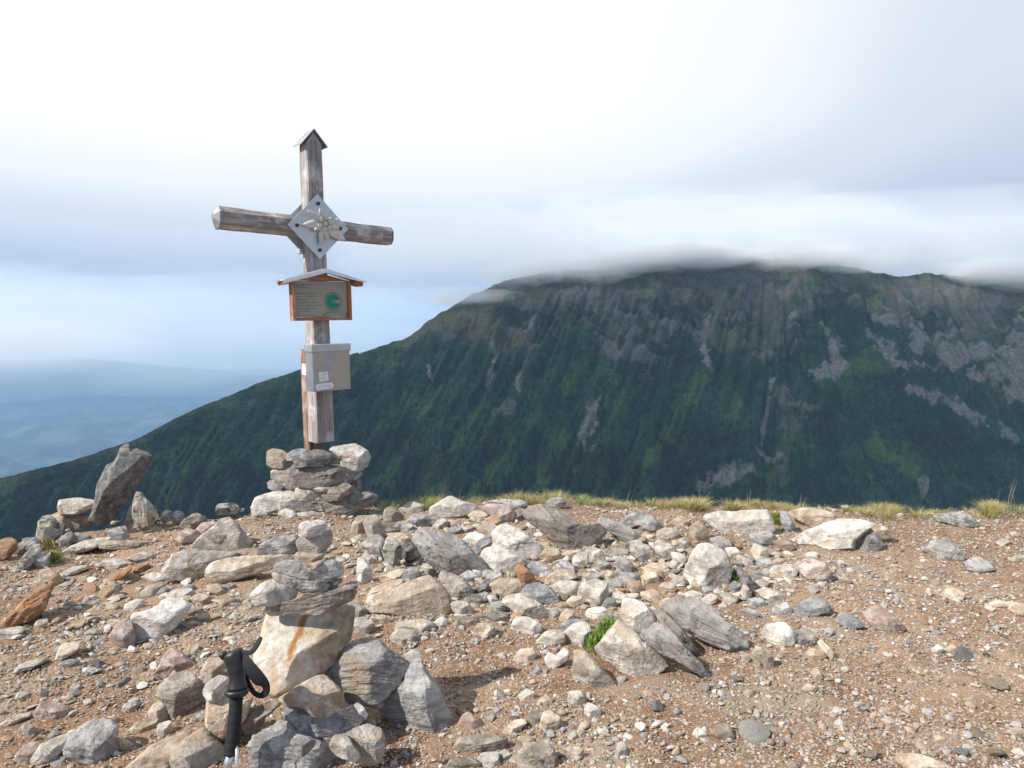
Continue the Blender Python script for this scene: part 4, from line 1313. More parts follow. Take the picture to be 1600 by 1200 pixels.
rock('rock', 'F', '668,172 760,158 812,168 854,200 864,219 790,214 688,192', 'grey', 'b', 'flat grey rock at the right rim in front of the grass', 'the flat rim rock')
rock('rock', 'F', '618,302 680,268 742,283 804,330 792,354 700,349', 'grey', 'b', 'low grey rock mound half sunk in gravel at right')
rock('rock', 'F', '798,362 850,343 902,363 924,392 860,409 808,392', 'grey', 'p')
rock('rock', 'E', '902,312 1010,303 1054,362 992,389 920,379', 'grey', 'p', 'flat grey slab face flush with the gravel under the white ledge')
rock('boulder', 'E', '556,545 573,480 598,420 638,373 690,368 762,398 794,440 814,500 804,574 762,614 680,625 620,604 562,585', 'white', 'u', 'tall white boulder standing alone in the middle right',
     'the tall white boulder', rough=0.9)
rock('rock', 'E', '483,572 530,533 557,545 564,584 510,589', 'pale', 'b')
rock('rock', 'E', '258,362 320,348 382,388 454,450 444,474 350,469 288,412', 'lichen', 'b', 'speckled pale slab right of the lichened dark slab')
rock('rock', 'E', '408,362 450,343 534,410 534,444 460,444 418,402', 'pale', 'b')
rock('rock', 'E', '348,492 400,468 472,473 484,500 420,514 368,509', 'tan', 'b')
rock('rock', 'E', '223,552 240,513 312,523 334,545 270,564', 'blue', 'p')
rock('rock', 'E', '128,547 150,513 192,508 214,540 180,564', 'tan', 'b')
rock('rock', 'E', '833,502 860,488 902,540 939,620 922,655 868,572', 'dark', 'u', 'dark narrow slab tilted beside the tall white boulder')
rock('rock', 'E', '863,622 875,568 912,620 909,659 880,665', 'pale', 'u')
rock('rock', 'E', '883,542 930,513 1002,538 1004,554 920,555', 'dark', 'p')
rock('rock', 'E', '913,577 960,553 1004,570 982,604 930,600', 'pale', 'p')
rock('rock', 'E', '803,602 820,568 852,573 859,610 830,625', 'blue', 'b')
rock('rock', 'E', '937,612 990,593 1052,618 1104,660 1050,674 978,649', 'pale', 'p')
rock('rock', 'E', '643,667 700,628 734,640 722,669 680,685', 'white', 'b')
rock('boulder', 'E', '1133,482 1200,443 1292,468 1337,520 1302,566 1200,545', 'pink', 'b', 'reddish brown low boulder half buried right of the tall white boulder', 'the reddish boulder')
rock('boulder', 'E', '1123,745 1170,668 1240,643 1314,678 1329,712 1240,745 1180,760', 'blue', 'b', 'blue grey angular rock on the gravel right of centre', 'the blue grey rock')
rock('rock', 'E', '1013,722 1050,678 1092,673 1129,720 1090,744 1040,744', 'grey', 'b')
rock('boulder', 'E', '957,832 1000,788 1082,778 1144,830 1134,884 1100,915 1040,895', 'white', 'b', 'white and rusty rock right of the tilted layered slabs', 'the white and rusty rock')
rock('rock', 'E', '1128,862 1160,808 1222,818 1254,872 1190,904 1150,904', 'lichen', 'b')
rock('rock', 'E', '1183,952 1220,918 1272,918 1304,950 1250,979 1200,974', 'tan', 'b')
rock('rock', 'E', '1259,882 1280,868 1337,930 1337,974 1298,942', 'tan', 'b')
rock('rock', 'E', '233,742 243,658 280,648 372,688 419,740 417,794 370,829 308,825 258,782', 'white', 'd', 'white block resting on top of the tilted dark stained block', depth=2.66)
rock('boulder', 'E', '86,902 160,818 215,756 260,788 332,848 434,950 487,1004 432,1034 330,1086 278,1064 198,1004 128,952', 'pale', 'd', 'pale block with dark grey stains tilted beside the moss streak',
     'the dark stained block')
rock('slab', 'E', '326,852 420,776 472,800 562,900 652,990 716,1084 690,1092 640,1046 538,984 438,934', 'slate', 'd', 'lowest of the three tilted grey layers', 'the tilted grey layers', strata=0.8, base=1066)
rock('slab', 'E', '398,712 460,718 562,830 674,960 662,980 558,894 448,804', 'schist', 'd', 'thin dark middle layer of the tilted grey layers', strata=0.8, base=1034)
rock('slab', 'E', '428,692 470,653 530,646 612,646 682,688 762,748 852,818 910,882 892,934 850,956 760,916 638,856 538,786 468,724', 'slate', 'd', 'topmost and broadest of the tilted grey layers',
     strata=0.9, thick=0.8)
rock('boulder', 'E', '-20,1090 -5,918 42,918 84,965 144,1030 204,1090 247,1134 200,1146 118,1118 20,1106', 'pale', 'b', 'pale wedge shaped rock below the white block by the moss')
rock('rock', 'E', '913,952 940,903 972,908 969,984 957,1020 928,994', 'tan', 'u', 'left half of the small split upright stone right of the tilted layers')
rock('rock', 'E', '968,972 980,918 1012,928 1034,1012 1020,1036 988,1009', 'brown', 'u', 'right half of the small split upright stone right of the tilted layers')
rock('rock', 'E', '863,967 880,938 902,950 892,989', 'tan', 'u')
rock('boulder', 'F', '385,565 440,538 522,588 564,640 502,660 428,625', 'pink', 'b', 'pinkish brown low rock sunk in the gravel on the right', 'the low pinkish rock')
rock('rock', 'F', '278,602 300,568 352,588 394,620 330,639', 'blue', 'b')
rock('rock', 'F', '708,492 740,463 802,490 784,519 730,519', 'tan', 'b')
rock('rock', 'F', '658,467 685,428 709,470', 'tan', 'b')
rock('rock', 'F', '873,547 930,518 992,530 974,564', 'tan', 'p')
rock('rock', 'F', '978,552 1010,528 1060,540 1060,589', 'tan', 'b')
rock('rock', 'F', '928,282 960,268 992,285 960,299', 'pale', 'p')
rock('rock', 'F', '978,347 1043,333 1060,350 1000,356', 'pale', 'p')
rock('rock', 'I', '676,312 700,293 737,305 722,326 690,326', 'tan', 'p')
rock('rock', 'I', '713,242 735,226 757,260 742,279', 'tan', 'b')
rock('rock', 'I', '808,462 830,438 854,465 830,482', 'white', 'b')
rock('slab', 'I', '1057,604 1090,578 1180,588 1304,640 1280,660 1100,655', 'tan', 'p', 'tan layered slab at the bottom edge on the right', 'the bottom edge slab', strata=0.6)
rock('rock', 'I', '288,522 320,463 362,458 392,510 370,536', 'brown', 'b')
rock('rock', 'I', '223,502 240,473 277,500 265,526', 'white', 'b')
rock('rock', 'I', '1515,492 1570,473 1620,490 1620,520', 'tan', 'p')
rock('rock', 'I', '1213,157 1240,128 1262,145 1242,169', 'white', 'b')
rock('rock', 'I', '1268,152 1300,128 1322,150 1290,164', 'tan', 'b')
# ---- bottom middle
rock('slab', 'H', '176,775 200,698 300,686 450,688 494,710 474,754 330,799 200,805', 'brown', 'b', 'long brick shaped brown grey stone near the bottom edge', 'the brick shaped stone')
rock('rock', 'H', '126,865 160,818 290,818 344,850 320,890 150,890', 'brown', 'b')
rock('rock', 'H', '313,822 340,788 432,788 434,854 380,878', 'white', 'b')
rock('boulder', 'H', '536,900 550,778 620,733 722,733 764,790 770,900', 'brown', 'd', 'rounded brown grey boulder cut by the bottom edge near centre', 'the bottom centre boulder', base=1212)
rock('rock', 'H', '538,732 545,698 602,693 644,730 570,754', 'tan', 'b')
rock('rock', 'H', '663,642 690,558 722,553 784,590 764,644 735,695 688,684', 'tan', 'd', 'bright tan upright pebble block on the soil', base=1150)
rock('rock', 'H', '588,612 620,558 692,553 674,644 610,645', 'brown', 'd')
rock('rock', 'H', '188,664 230,578 262,558 312,600 354,640 300,670', 'pink', 'd')
rock('rock', 'H', '448,672 520,608 572,593 589,620 522,674 470,690', 'tan', 'p')
rock('rock', 'H', '548,467 590,428 632,443 622,494 580,500', 'pale', 'b')
rock('rock', 'H', '658,492 700,463 737,490 710,515', 'tan', 'b')
rock('rock', 'H', '828,492 840,443 892,438 934,490 902,529 848,514', 'pale', 'b')
rock('rock', 'H', '918,562 940,503 1002,538 1014,577 960,600', 'white', 'b')
rock('rock', 'H', '692,252 720,213 762,238 800,188 839,210 832,254 730,320', 'white', 'b')
rock('rock', 'H', '798,772 850,748 912,770 902,834 828,834', 'tan', 'b')
rock('rock', 'H', '1087,822 1120,728 1152,728 1164,802 1140,836', 'pale', 'u')
rock('rock', 'H', '826,702 860,668 884,710 850,726', 'pale', 'b')
rock('rock', 'H', '883,702 890,648 917,655 914,714', 'pale', 'u')
rock('rock', 'H', '438,792 470,768 494,800 482,844 450,836', 'white', 'b')
rock('rock', 'H', '625,335 650,300 680,330 650,350', 'blue', 'b')
rock('rock', 'H', '285,560 300,535 320,555 300,570', 'tan', 'b')
rock('rock', 'P', '610,1000 624,984 650,986 652,1004 630,1010', 'pale', 'b')
rock('rock', 'P', '540,985 562,965 585,975 570,995', 'white', 'b')
rock('rock', 'P', '1210,1000 1232,988 1250,1000 1235,1010', 'grey', 'b')

def cairn(name, loc, label, cat, stones, core, core_mat):
    root = bpy.data.objects.new(name, None)
    COL.objects.link(root)
    root.location = loc
    tag(root, label, cat)
    for k, (view, pts, mat, style, dep, kw) in enumerate(stones):
        stone_object('stone', view, pts, mat, style, 500 + k * 7 + int(loc[1] * 100), root, depth=dep, **kw)
    for view, pts, dep in core:
        stone_object('stone', view, pts, core_mat, 'd', 900 + int(dep * 31), root, depth=dep, rough=1.4)
    return root

FAR_D = 4.7
n0 = dict(); 
far_stones = [
    ('A', '443,95 480,82 530,94 565,110 603,150 603,205 575,218 540,198 470,190 441,175', 'tan', 'd', FAR_D - .02, n0),
    ('A', '548,142 570,105 620,84 667,82 672,100 600,152', 'blue', 'b', FAR_D - .04, n0),
    ('A', '586,160 640,113 720,88 800,98 860,128 882,145 865,168 800,170 760,184 690,184 615,200', 'dark', 'd', FAR_D - .20, n0),
    ('A', '795,78 870,65 960,54 1027,85 1043,130 1027,182 960,218 910,232 876,182 880,140', 'white', 'd', FAR_D - .03, n0),
    ('A', '863,118 935,96 948,106 883,136', 'pink', 'p', FAR_D - .19, n0),
    ('A', '468,212 510,193 575,212 604,242 562,268 520,270 467,252', 'pale', 'b', FAR_D - .04, n0),
    ('A', '438,287 460,264 520,260 590,268 612,300 608,334 520,330 448,312', 'grey', 'b', FAR_D - .06, n0),
    ('A', '586,237 640,198 700,178 800,173 882,188 908,240 898,278 760,304 640,309 596,294', 'schist', 'd', FAR_D - .20, dict(strata=0.5)),
    ('A', '902,237 990,213 994,232 950,259 910,269', 'pale', 'b', FAR_D - .05, n0),
    ('A', '942,242 986,233 988,292 972,330 946,325', 'brown', 'u', FAR_D - .03, n0),
    ('A', '606,312 680,300 762,320 764,352 720,364 690,390 640,384 606,354', 'pale', 'b', FAR_D - .22, n0),
    ('A', '678,303 830,278 904,285 780,329 730,334', 'white', 'p', FAR_D - .18, n0),
    ('A', '762,345 800,310 880,284 938,300 933,338 860,380 800,386 762,370', 'brown', 'b', FAR_D - .20, n0),
    ('A', '338,435 343,395 390,353 470,333 600,323 622,370 742,385 770,420 747,449 580,450 500,434 420,466 348,484', 'white', 'd', FAR_D - .12, dict(rough=0.8)),
    ('A', '762,402 870,373 950,348 1050,328 1087,345 1088,382 1020,419 930,460 880,480 800,470 768,444', 'schist', 'b', FAR_D - .16, dict(strata=0.7)),
    ('A', '506,448 560,433 622,470 644,502 602,526 545,500 511,475', 'pale', 'b', FAR_D - .26, n0),
    ('A', '596,457 760,448 802,470 782,504 690,506', 'grey', 'p', FAR_D - .22, n0),
    ('A', '736,492 830,476 853,496 790,530 748,526', 'tan', 'b', FAR_D - .26, n0),
    ('A', '498,502 530,488 572,510 562,534 508,530', 'pale', 'b', FAR_D - .30, n0),
]
far_base = at_depth(503, 812, FAR_D)
cairn('stone_cairn', (far_base[0], FAR_D, 0.0), 'wide drystone cairn of stacked slabs holding the foot of the summit cross', 'cairn', far_stones,
      [('A', '490,150 600,110 900,110 990,200 980,330 1000,470 820,520 600,510 470,450 470,250', FAR_D + .02)], 'grey')
LANDMARKS.append(('the cairn under the cross', np.array([500, 760]), np.array([200, 120])))

ND = 2.12
near_stones = [
    ('A', '623,547 640,514 690,507 775,498 782,545 767,578 700,594 645,592 623,572', 'white', 'b', ND - .02, n0),
    ('A', '613,627 640,588 765,572 812,548 832,600 812,642 740,684 690,708 625,690', 'pale', 'd', ND, n0),
    ('A', '607,702 625,682 690,700 760,658 794,662 764,718 700,760 650,772 610,754', 'tan', 'b', ND - .01, n0),
    ('A', '668,772 700,743 747,738 758,760 700,786', 'tan', 'b', ND - .03, n0),
    ('A', '466,768 500,745 560,728 640,738 730,772 800,715 882,763 896,785 872,829 790,855 700,847 608,833 478,798', 'grey', 'b', ND - .02, dict(strata=0.4)),
    ('A', '468,812 520,794 600,822 720,845 840,847 882,832 888,852 840,895 760,922 660,920 560,885 488,854', 'lichen', 'b', ND - .03, n0),
    ('A', '326,1004 333,940 400,878 470,848 530,866 602,886 634,908 612,954 560,990 480,995 420,1004', 'white', 'd', ND - .06, n0),
    ('A', '414,1066 423,1010 480,988 600,963 690,912 830,902 880,878 968,838 973,870 947,964 900,990 740,1050 560,1050 448,1066', 'brown', 'd', ND - .03, dict(strata=0.5)),
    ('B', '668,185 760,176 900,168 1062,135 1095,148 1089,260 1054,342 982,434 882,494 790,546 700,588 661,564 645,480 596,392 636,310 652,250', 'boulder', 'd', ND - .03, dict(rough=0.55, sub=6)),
    ('B', '362,563 380,518 430,483 470,488 478,530 452,574 430,604 383,599', 'white', 'd', ND - .12, n0),
    ('B', '382,603 470,556 562,596 604,576 564,684 482,765 440,790 382,765 377,682', 'tan', 'd', ND - .12, n0),
    ('B', '540,695 600,636 730,586 744,612 652,685 592,776 546,796', 'brown', 'd', ND - .08, dict(strata=0.6)),
    ('B', '718,592 800,541 900,486 947,476 1014,540 1059,650 1042,694 980,719 898,684 848,634 768,624', 'tan', 'd', ND - .15, n0),
    ('B', '741,644 770,621 850,636 900,681 980,711 1050,686 1040,636 1090,616 1134,660 1134,704 1050,750 880,780 818,744 748,674', 'blue', 'b', ND - .17, n0),
    ('B', '580,805 600,766 680,726 740,699 812,716 874,768 932,788 1004,850 1056,920 1066,985 580,985', 'grey', 'd', ND - .22, n0),
    ('B', '783,803 810,762 872,778 904,790 882,834 820,879', 'grey', 'b', ND - .42, n0),
    ('B', '966,823 990,772 1040,756 1119,870 1082,890 1008,864', 'pale', 'd', ND - .26, n0),
    ('B', '1036,763 1150,711 1219,745 1234,792 1219,884 1170,924 1106,915', 'grey', 'd', ND - .22, n0),
    ('B', '936,473 1060,327 1130,302 1202,307 1334,408 1355,440 1312,504 1242,594 1190,632 1038,604 996,542', 'grey', 'd', ND - .02, dict(rough=0.8)),
    ('B', '1086,622 1110,612 1154,667 1140,684', 'white', 'b', ND - .30, n0),
    ('B', '840,640 1000,600 1140,680 1100,760 960,800 860,760', 'brown', 'd', ND + .02, n0),
]
near_base = at_depth(480, 1190, ND)
cairn('stone_cairn', (near_base[0], ND, 0.0), 'tall narrow cairn of balanced stones on a rust streaked boulder beside the trekking pole', 'cairn', near_stones,
      [('B', '560,620 700,560 980,520 1200,600 1220,800 1000,985 600,985 520,820', ND + .10)], 'brown')
LANDMARKS.append(('the near cairn', np.array([470, 1000]), np.array([300, 360])))
rock('boulder', 'B', '1331,372 1370,352 1408,380 1419,440 1484,530 1555,670 1550,724 1534,815 1440,826 1300,820 1244,804 1236,700 1180,640 1246,580 1326,484', 'grey', 'd',
     'grey white streaked rock leaning up against the right foot of the near cairn', 'the leaning streaked rock', base=1166, strata=0.3)

# ---- the dense slab rubble between the large rocks of the middle
def slab_rubble():
    r = np.random.default_rng(58)
    taken = [(rec[1], rec[2]) for rec in ROCKS]
    made, tries = 0, 0
    while made < 52 and tries < 9000:
        tries += 1
        px = r.normal(820, 190); py = r.normal(878, 52)
        if not (560 < px < 1240 and 806 < py < 985):
            continue
        rad = r.uniform(13, 30)
        ok = True
        for c, s_ in taken:
            d = np.array([(px - c[0]) / (s_[0] / 2 * 0.85 + rad * 0.75), (py - c[1]) / (s_[1] / 2 * 0.85 + rad * 0.45)])
            if np.hypot(*d) < 1.0:
                ok = False
                break
        if not ok:
            continue
        n = int(r.integers(5, 8))
        ang = np.sort((np.arange(n) + r.uniform(-0.32, 0.32, n)) * 2 * np.pi / n + r.uniform(0, 6.28))
        q = np.stack([np.cos(ang) * rad * r.uniform(0.8, 1.15, n), np.sin(ang) * rad * r.uniform(0.36, 0.62) * r.uniform(0.85, 1.15, n)], 1)
        t = r.normal(0.32, 0.28)
        q = q @ np.array([[math.cos(t), math.sin(t)], [-math.sin(t), math.cos(t)]])
        pts = ' '.join(f'{px + x:.1f},{py + y:.1f}' for x, y in q)
        mat = r.choice(['pale', 'white', 'grey', 'tan', 'blue', 'slate', 'brown'], p=[.28, .15, .17, .18, .08, .09, .05])
        rock('rock', 'P', pts, str(mat), str(r.choice(['b', 'p', 'd'])))
        taken.append((np.array([px, py]), np.ptp(q, axis=0)))
        made += 1
slab_rubble()

# ---- further small stones strewn over the gravel: a few shapes, copied
def strewn():
    r = np.random.default_rng(77)
    protos = {}
    for mat in ('pale', 'white', 'grey', 'tan', 'blue', 'brown', 'pink'):
        for k in range(3):
            v, f = ICO[4]
            d = v.copy()
            inv = []
            for _ in range(9):
                n = r.normal(size=3); n /= np.linalg.norm(n)
                inv.append(np.maximum(0, d @ n) / r.uniform(0.52, 0.95))
            inv.append(np.full(len(d), 0.82))
            m = (np.stack(inv) ** 36).sum(0) ** (1 / 36)
            q = d / m[:, None]
            q *= 1 + 0.06 * fbm(q * 1.7 + r.uniform(-30, 30, 3), 3)[:, None]
            q *= np.array([1.0, r.uniform(0.6, 0.9), r.uniform(0.35, 0.62)])
            protos[mat, k] = mesh_np('stone', q, f, M[mat], sharp=28)
    taken = [(rec[1], max(rec[2]) * 0.5) for rec in ROCKS]
    want, tries = 16, 0
    out = []
    while len(out) < want and tries < 6000:
        tries += 1
        px, py = r.uniform(0, 1600), r.uniform(800, 1195)
        if py < np.interp(px, [0, 400, 800, 1600], [880, 830, 820, 830]):
            continue
        if px > 1100 and r.random() < 0.4:
            continue
        if 300 < px < 640 and py > 800:
            continue
        c = np.array([px, py])
        if any(np.hypot(*(c - q)) < s + 10 for q, s in taken):
            continue
        p = at(px, py)
        size = r.uniform(0.014, 0.034) * (1 if r.random() < 0.8 else 1.35)
        mat = r.choice(['pale', 'white', 'grey', 'tan', 'blue', 'brown', 'pink'], p=[.26, .16, .16, .22, .08, .07, .05])
        o = link('stone', protos[mat, int(r.integers(3))], None, (p[0], p[1], p[2] + size * 0.22), (r.normal() * 0.25, r.normal() * 0.25, r.uniform(0, 6.28)))
        o.scale = (size, size, size)
        spx = size * 2 / p[1] * FPX
        ROCKS.append([o, c, np.array([spx, spx * 0.6]), mat, 'b', None])
        taken.append((c, spx * 0.5))
        out.append(o)
strewn()
name_rocks()

def rubble():
    """the countless lesser stones between the named ones"""
    r = np.random.default_rng(404)
    v0, f0 = ICO[2]
    protos = []
    for k in range(24):
        inv = []
        for _ in range(8):
            n = r.normal(size=3); n /= np.linalg.norm(n)
            inv.append(np.maximum(0, v0 @ n) / r.uniform(0.5, 0.95))
        inv.append(np.full(len(v0), 0.80))
        q = v0 / ((np.stack(inv) ** 40).sum(0) ** (1 / 40))[:, None]
        q *= 1 + 0.07 * fbm(q * 2.0 + r.uniform(-30, 30, 3), 3)[:, None]
        protos.append(q)
    taken = np.array([[*rec[1], max(rec[2]) * 0.42] for rec in ROCKS])
    pal = np.array([(0.46, 0.42, 0.36), (0.52, 0.49, 0.45), (0.33, 0.32, 0.305), (0.42, 0.33, 0.24), (0.29, 0.28, 0.265), (0.26, 0.21, 0.165), (0.34, 0.21, 0.13)])
    V, Cc, n = [], [], 0
    for _ in range(26000):
        if n >= 2600:
            break
        px, py = r.uniform(-60, 1660), 790 + 410 * r.random() ** 1.5
        d = float(rubble_density(px, py))
        if r.random() > d:
            continue
        if (np.hypot(taken[:, 0] - px, taken[:, 1] - py) < taken[:, 2] * 0.62).any():
            continue
        p = at(px, py)
        if edge_s(p[0], p[1]) > 0.05:
            continue
        size = 0.009 + (0.030 if d > 0.45 else 0.012) * r.random() ** 1.8
        q = protos[int(r.integers(24))] * np.array([1, r.uniform(0.5, 0.95), r.uniform(0.2, 0.65)]) * size * (1.25 if px < 420 else 1.0)
        M3 = np.array(Matrix.Rotation(r.uniform(0, 6.28), 3, 'Z') @ Matrix.Rotation(r.normal() * 0.35, 3, 'X'))
        V.append(q @ M3.T + np.array([p[0], p[1], p[2] + size * 0.2]))
        c = pal[r.choice(7, p=[.27, .17, .16, .2, .08, .08, .04])] * r.uniform(0.75, 1.15)
        Cc.append(np.repeat(c[None], len(v0), 0)); n += 1
    F = np.arange(n)[:, None, None] * len(v0) + f0[None]
    o = link('rubble', mesh_np('rubble', np.concatenate(V), F.reshape(-1, 3), M['gravel'], False, np.concatenate(Cc)))
    tag(o, 'small broken stones filling the gaps between the rocks', 'rubble', kind='stuff')

def rubble_density(px, py):
    z = 0.07
    z += 1.0 * math.exp(-((px - 800) / 300) ** 2 - ((py - 885) / 85) ** 2)
    z += 0.6 * math.exp(-((px - 1220) / 160) ** 2 - ((py - 890) / 45) ** 2)
    z += 0.15 * math.exp(-((px - 900) / 200) ** 2 - ((py - 1160) / 60) ** 2)
    z += 0.42 * math.exp(-((px - 190) / 230) ** 2 - ((py - 930) / 90) ** 2)
    return z
rubble()

# ------------------------------------------------------------------ gravel, grass, moss
PALETTE = np.array([(0.48, 0.44, 0.39), (0.57, 0.545, 0.51), (0.40, 0.32, 0.24), (0.33, 0.32, 0.31), (0.26, 0.185, 0.13), (0.36, 0.21, 0.12), (0.52, 0.45, 0.36), (0.30, 0.295, 0.285)])
def gravel():
    r = np.random.default_rng(31)
    def cloud(n, smin, smax, sub, power, mask_lo, mask_hi, yr=(1.35, 5.3)):
        v0, f0 = ICO[sub] if sub else (np.array([(1, 0, 0), (-1, 0, 0), (0, 1, 0), (0, -1, 0), (0, 0, 1), (0, 0, -1)], float),
                                       np.array([(0, 2, 4), (2, 1, 4), (1, 3, 4), (3, 0, 4), (2, 0, 5), (1, 2, 5), (3, 1, 5), (0, 3, 5)]))
        # more of the fine ones close by, where they show
        y = yr[0] + (yr[1] - yr[0]) * r.random(n * 3) ** power
        x = (r.random(n * 3) * 2 - 1) * (0.86 * y + 0.35)
        s = edge_s(x, y)
        p = np.stack([x, y, 0 * x], 1)
        m = fbm(p * 1.1 + 11, 3, 0.6) + 0.45 * fbm(p * 5.0, 2)
        # the right half is gravel, the soil on the left shows more
        m = m + np.interp(x / y, [-0.75, -0.3, 0.05, 0.4, 0.75], [0.0, -0.08, -0.02, 0.12, 0.12])
        m = m + 0.35 * smoothstep(3.8, 4.6, y) * (x > 0)
        keep = (r.random(n * 3) < smoothstep(mask_lo, mask_hi, m)) & (s < 0.05)
        idx = np.nonzero(keep)[0][:n]
        x, y = x[idx], y[idx]
        k = len(idx)
        size = smin + (smax - smin) * r.random(k) ** 2.2
        V = v0[None] * (1 + (0.30 if sub == 0 else 0.16 if sub == 1 else 0.10) * r.normal(size=(k, len(v0), 1)).clip(-1.6, 1.6))
        V = V * np.stack([np.ones(k), r.uniform(0.55, 0.95, k), r.uniform(0.35, 0.75, k)], 1)[:, None, :] * size[:, None, None]
        a = r.uniform(0, 2 * np.pi, k); t = r.normal(size=k) * 0.35
        ca, sa, ct, st = np.cos(a), np.sin(a), np.cos(t), np.sin(t)
        X = V[..., 0] * ct[:, None] + V[..., 2] * st[:, None]
        Z = -V[..., 0] * st[:, None] + V[..., 2] * ct[:, None]
        X, Y = X * ca[:, None] - V[..., 1] * sa[:, None], X * sa[:, None] + V[..., 1] * ca[:, None]
        z = gz(x, y)
        W = np.stack([X + x[:, None], Y + y[:, None], Z + (z + size * 0.25)[:, None]], -1)
        reddish = smoothstep(-0.1, 0.35, fbm(np.stack([x, y, 0 * x], 1) * 0.9 + 4, 2) + np.interp(x / y, [-0.7, 0, 0.7], [0.15, 0, -0.1]))
        pi = r.choice(8, k, p=[.24, .13, .21, .12, .09, .05, .12, .04])
        c = PALETTE[pi] * r.uniform(0.60, 1.0 if sub == 0 else 1.06, k)[:, None]
        c = c * (1 - 0.4 * reddish[:, None]) + 0.4 * reddish[:, None] * np.array([0.38, 0.25, 0.17])
        cols = np.repeat(c[:, None, :], len(v0), 1)
        F = np.arange(k)[:, None, None] * len(v0) + f0[None]
        return W.reshape(-1, 3), F.reshape(-1, 3), np.clip(cols.reshape(-1, 3), 0.02, 0.7)
    parts = [cloud(95000, 0.0030, 0.0080, 0, 1.45, -0.95, 0.10), cloud(17000, 0.005, 0.0115, 1, 1.25, -0.7, 0.30), cloud(1300, 0.009, 0.019, 2, 1.0, -0.35, 0.4)]
    V, F, Cc, off = [], [], [], 0
    for v, f, c in parts:
        V.append(v); F.append(f + off); Cc.append(c); off += len(v)
    o = link('gravel', mesh_np('gravel', np.concatenate(V), np.concatenate(F), M['gravel'], False, np.concatenate(Cc)))
    tag(o, 'pale and tan gravel strewn over the brown summit soil', 'gravel', kind='stuff')
gravel()

def blades(spots, r, n_seg=3):
    """spots: arrays base (n,3), height, lean vector (n,2), width, colour"""
    base, h, lean, wid, col = spots
    n = len(h)
    t = np.linspace(0, 1, n_seg + 1)
    side_a = r.uniform(0, np.pi, n)
    side = np.stack([np.cos(side_a), np.sin(side_a), 0 * h], 1)
    V = np.zeros((n, (n_seg + 1) * 2, 3)); Cc = np.zeros_like(V)
    for i, tt in enumerate(t):
        c = base + np.stack([lean[:, 0] * tt ** 2, lean[:, 1] * tt ** 2, h * (tt - 0.25 * tt ** 2 * np.clip(np.hypot(lean[:, 0], lean[:, 1]) / h, 0, 1.5))], 1)
        w = (wid * (1 - tt) ** 0.7 + 0.0002)[:, None] * side
        V[:, 2 * i] = c - w; V[:, 2 * i + 1] = c + w
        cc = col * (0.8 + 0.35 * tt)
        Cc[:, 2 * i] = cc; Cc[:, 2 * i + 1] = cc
    f = np.array([(2 * i, 2 * i + 1, 2 * i + 3, 2 * i + 2) for i in range(n_seg)])
    F = np.arange(n)[:, None, None] * ((n_seg + 1) * 2) + f[None]
    return V.reshape(-1, 3), F.reshape(-1, 4), Cc.reshape(-1, 3)

def rim_point(px, s):
    q = (px - 800) / FPX
    d = np.interp(q, EDGE_Q, EDGE_D) + s
    return np.stack([q * d, d, gz(q * d, d)], -1)

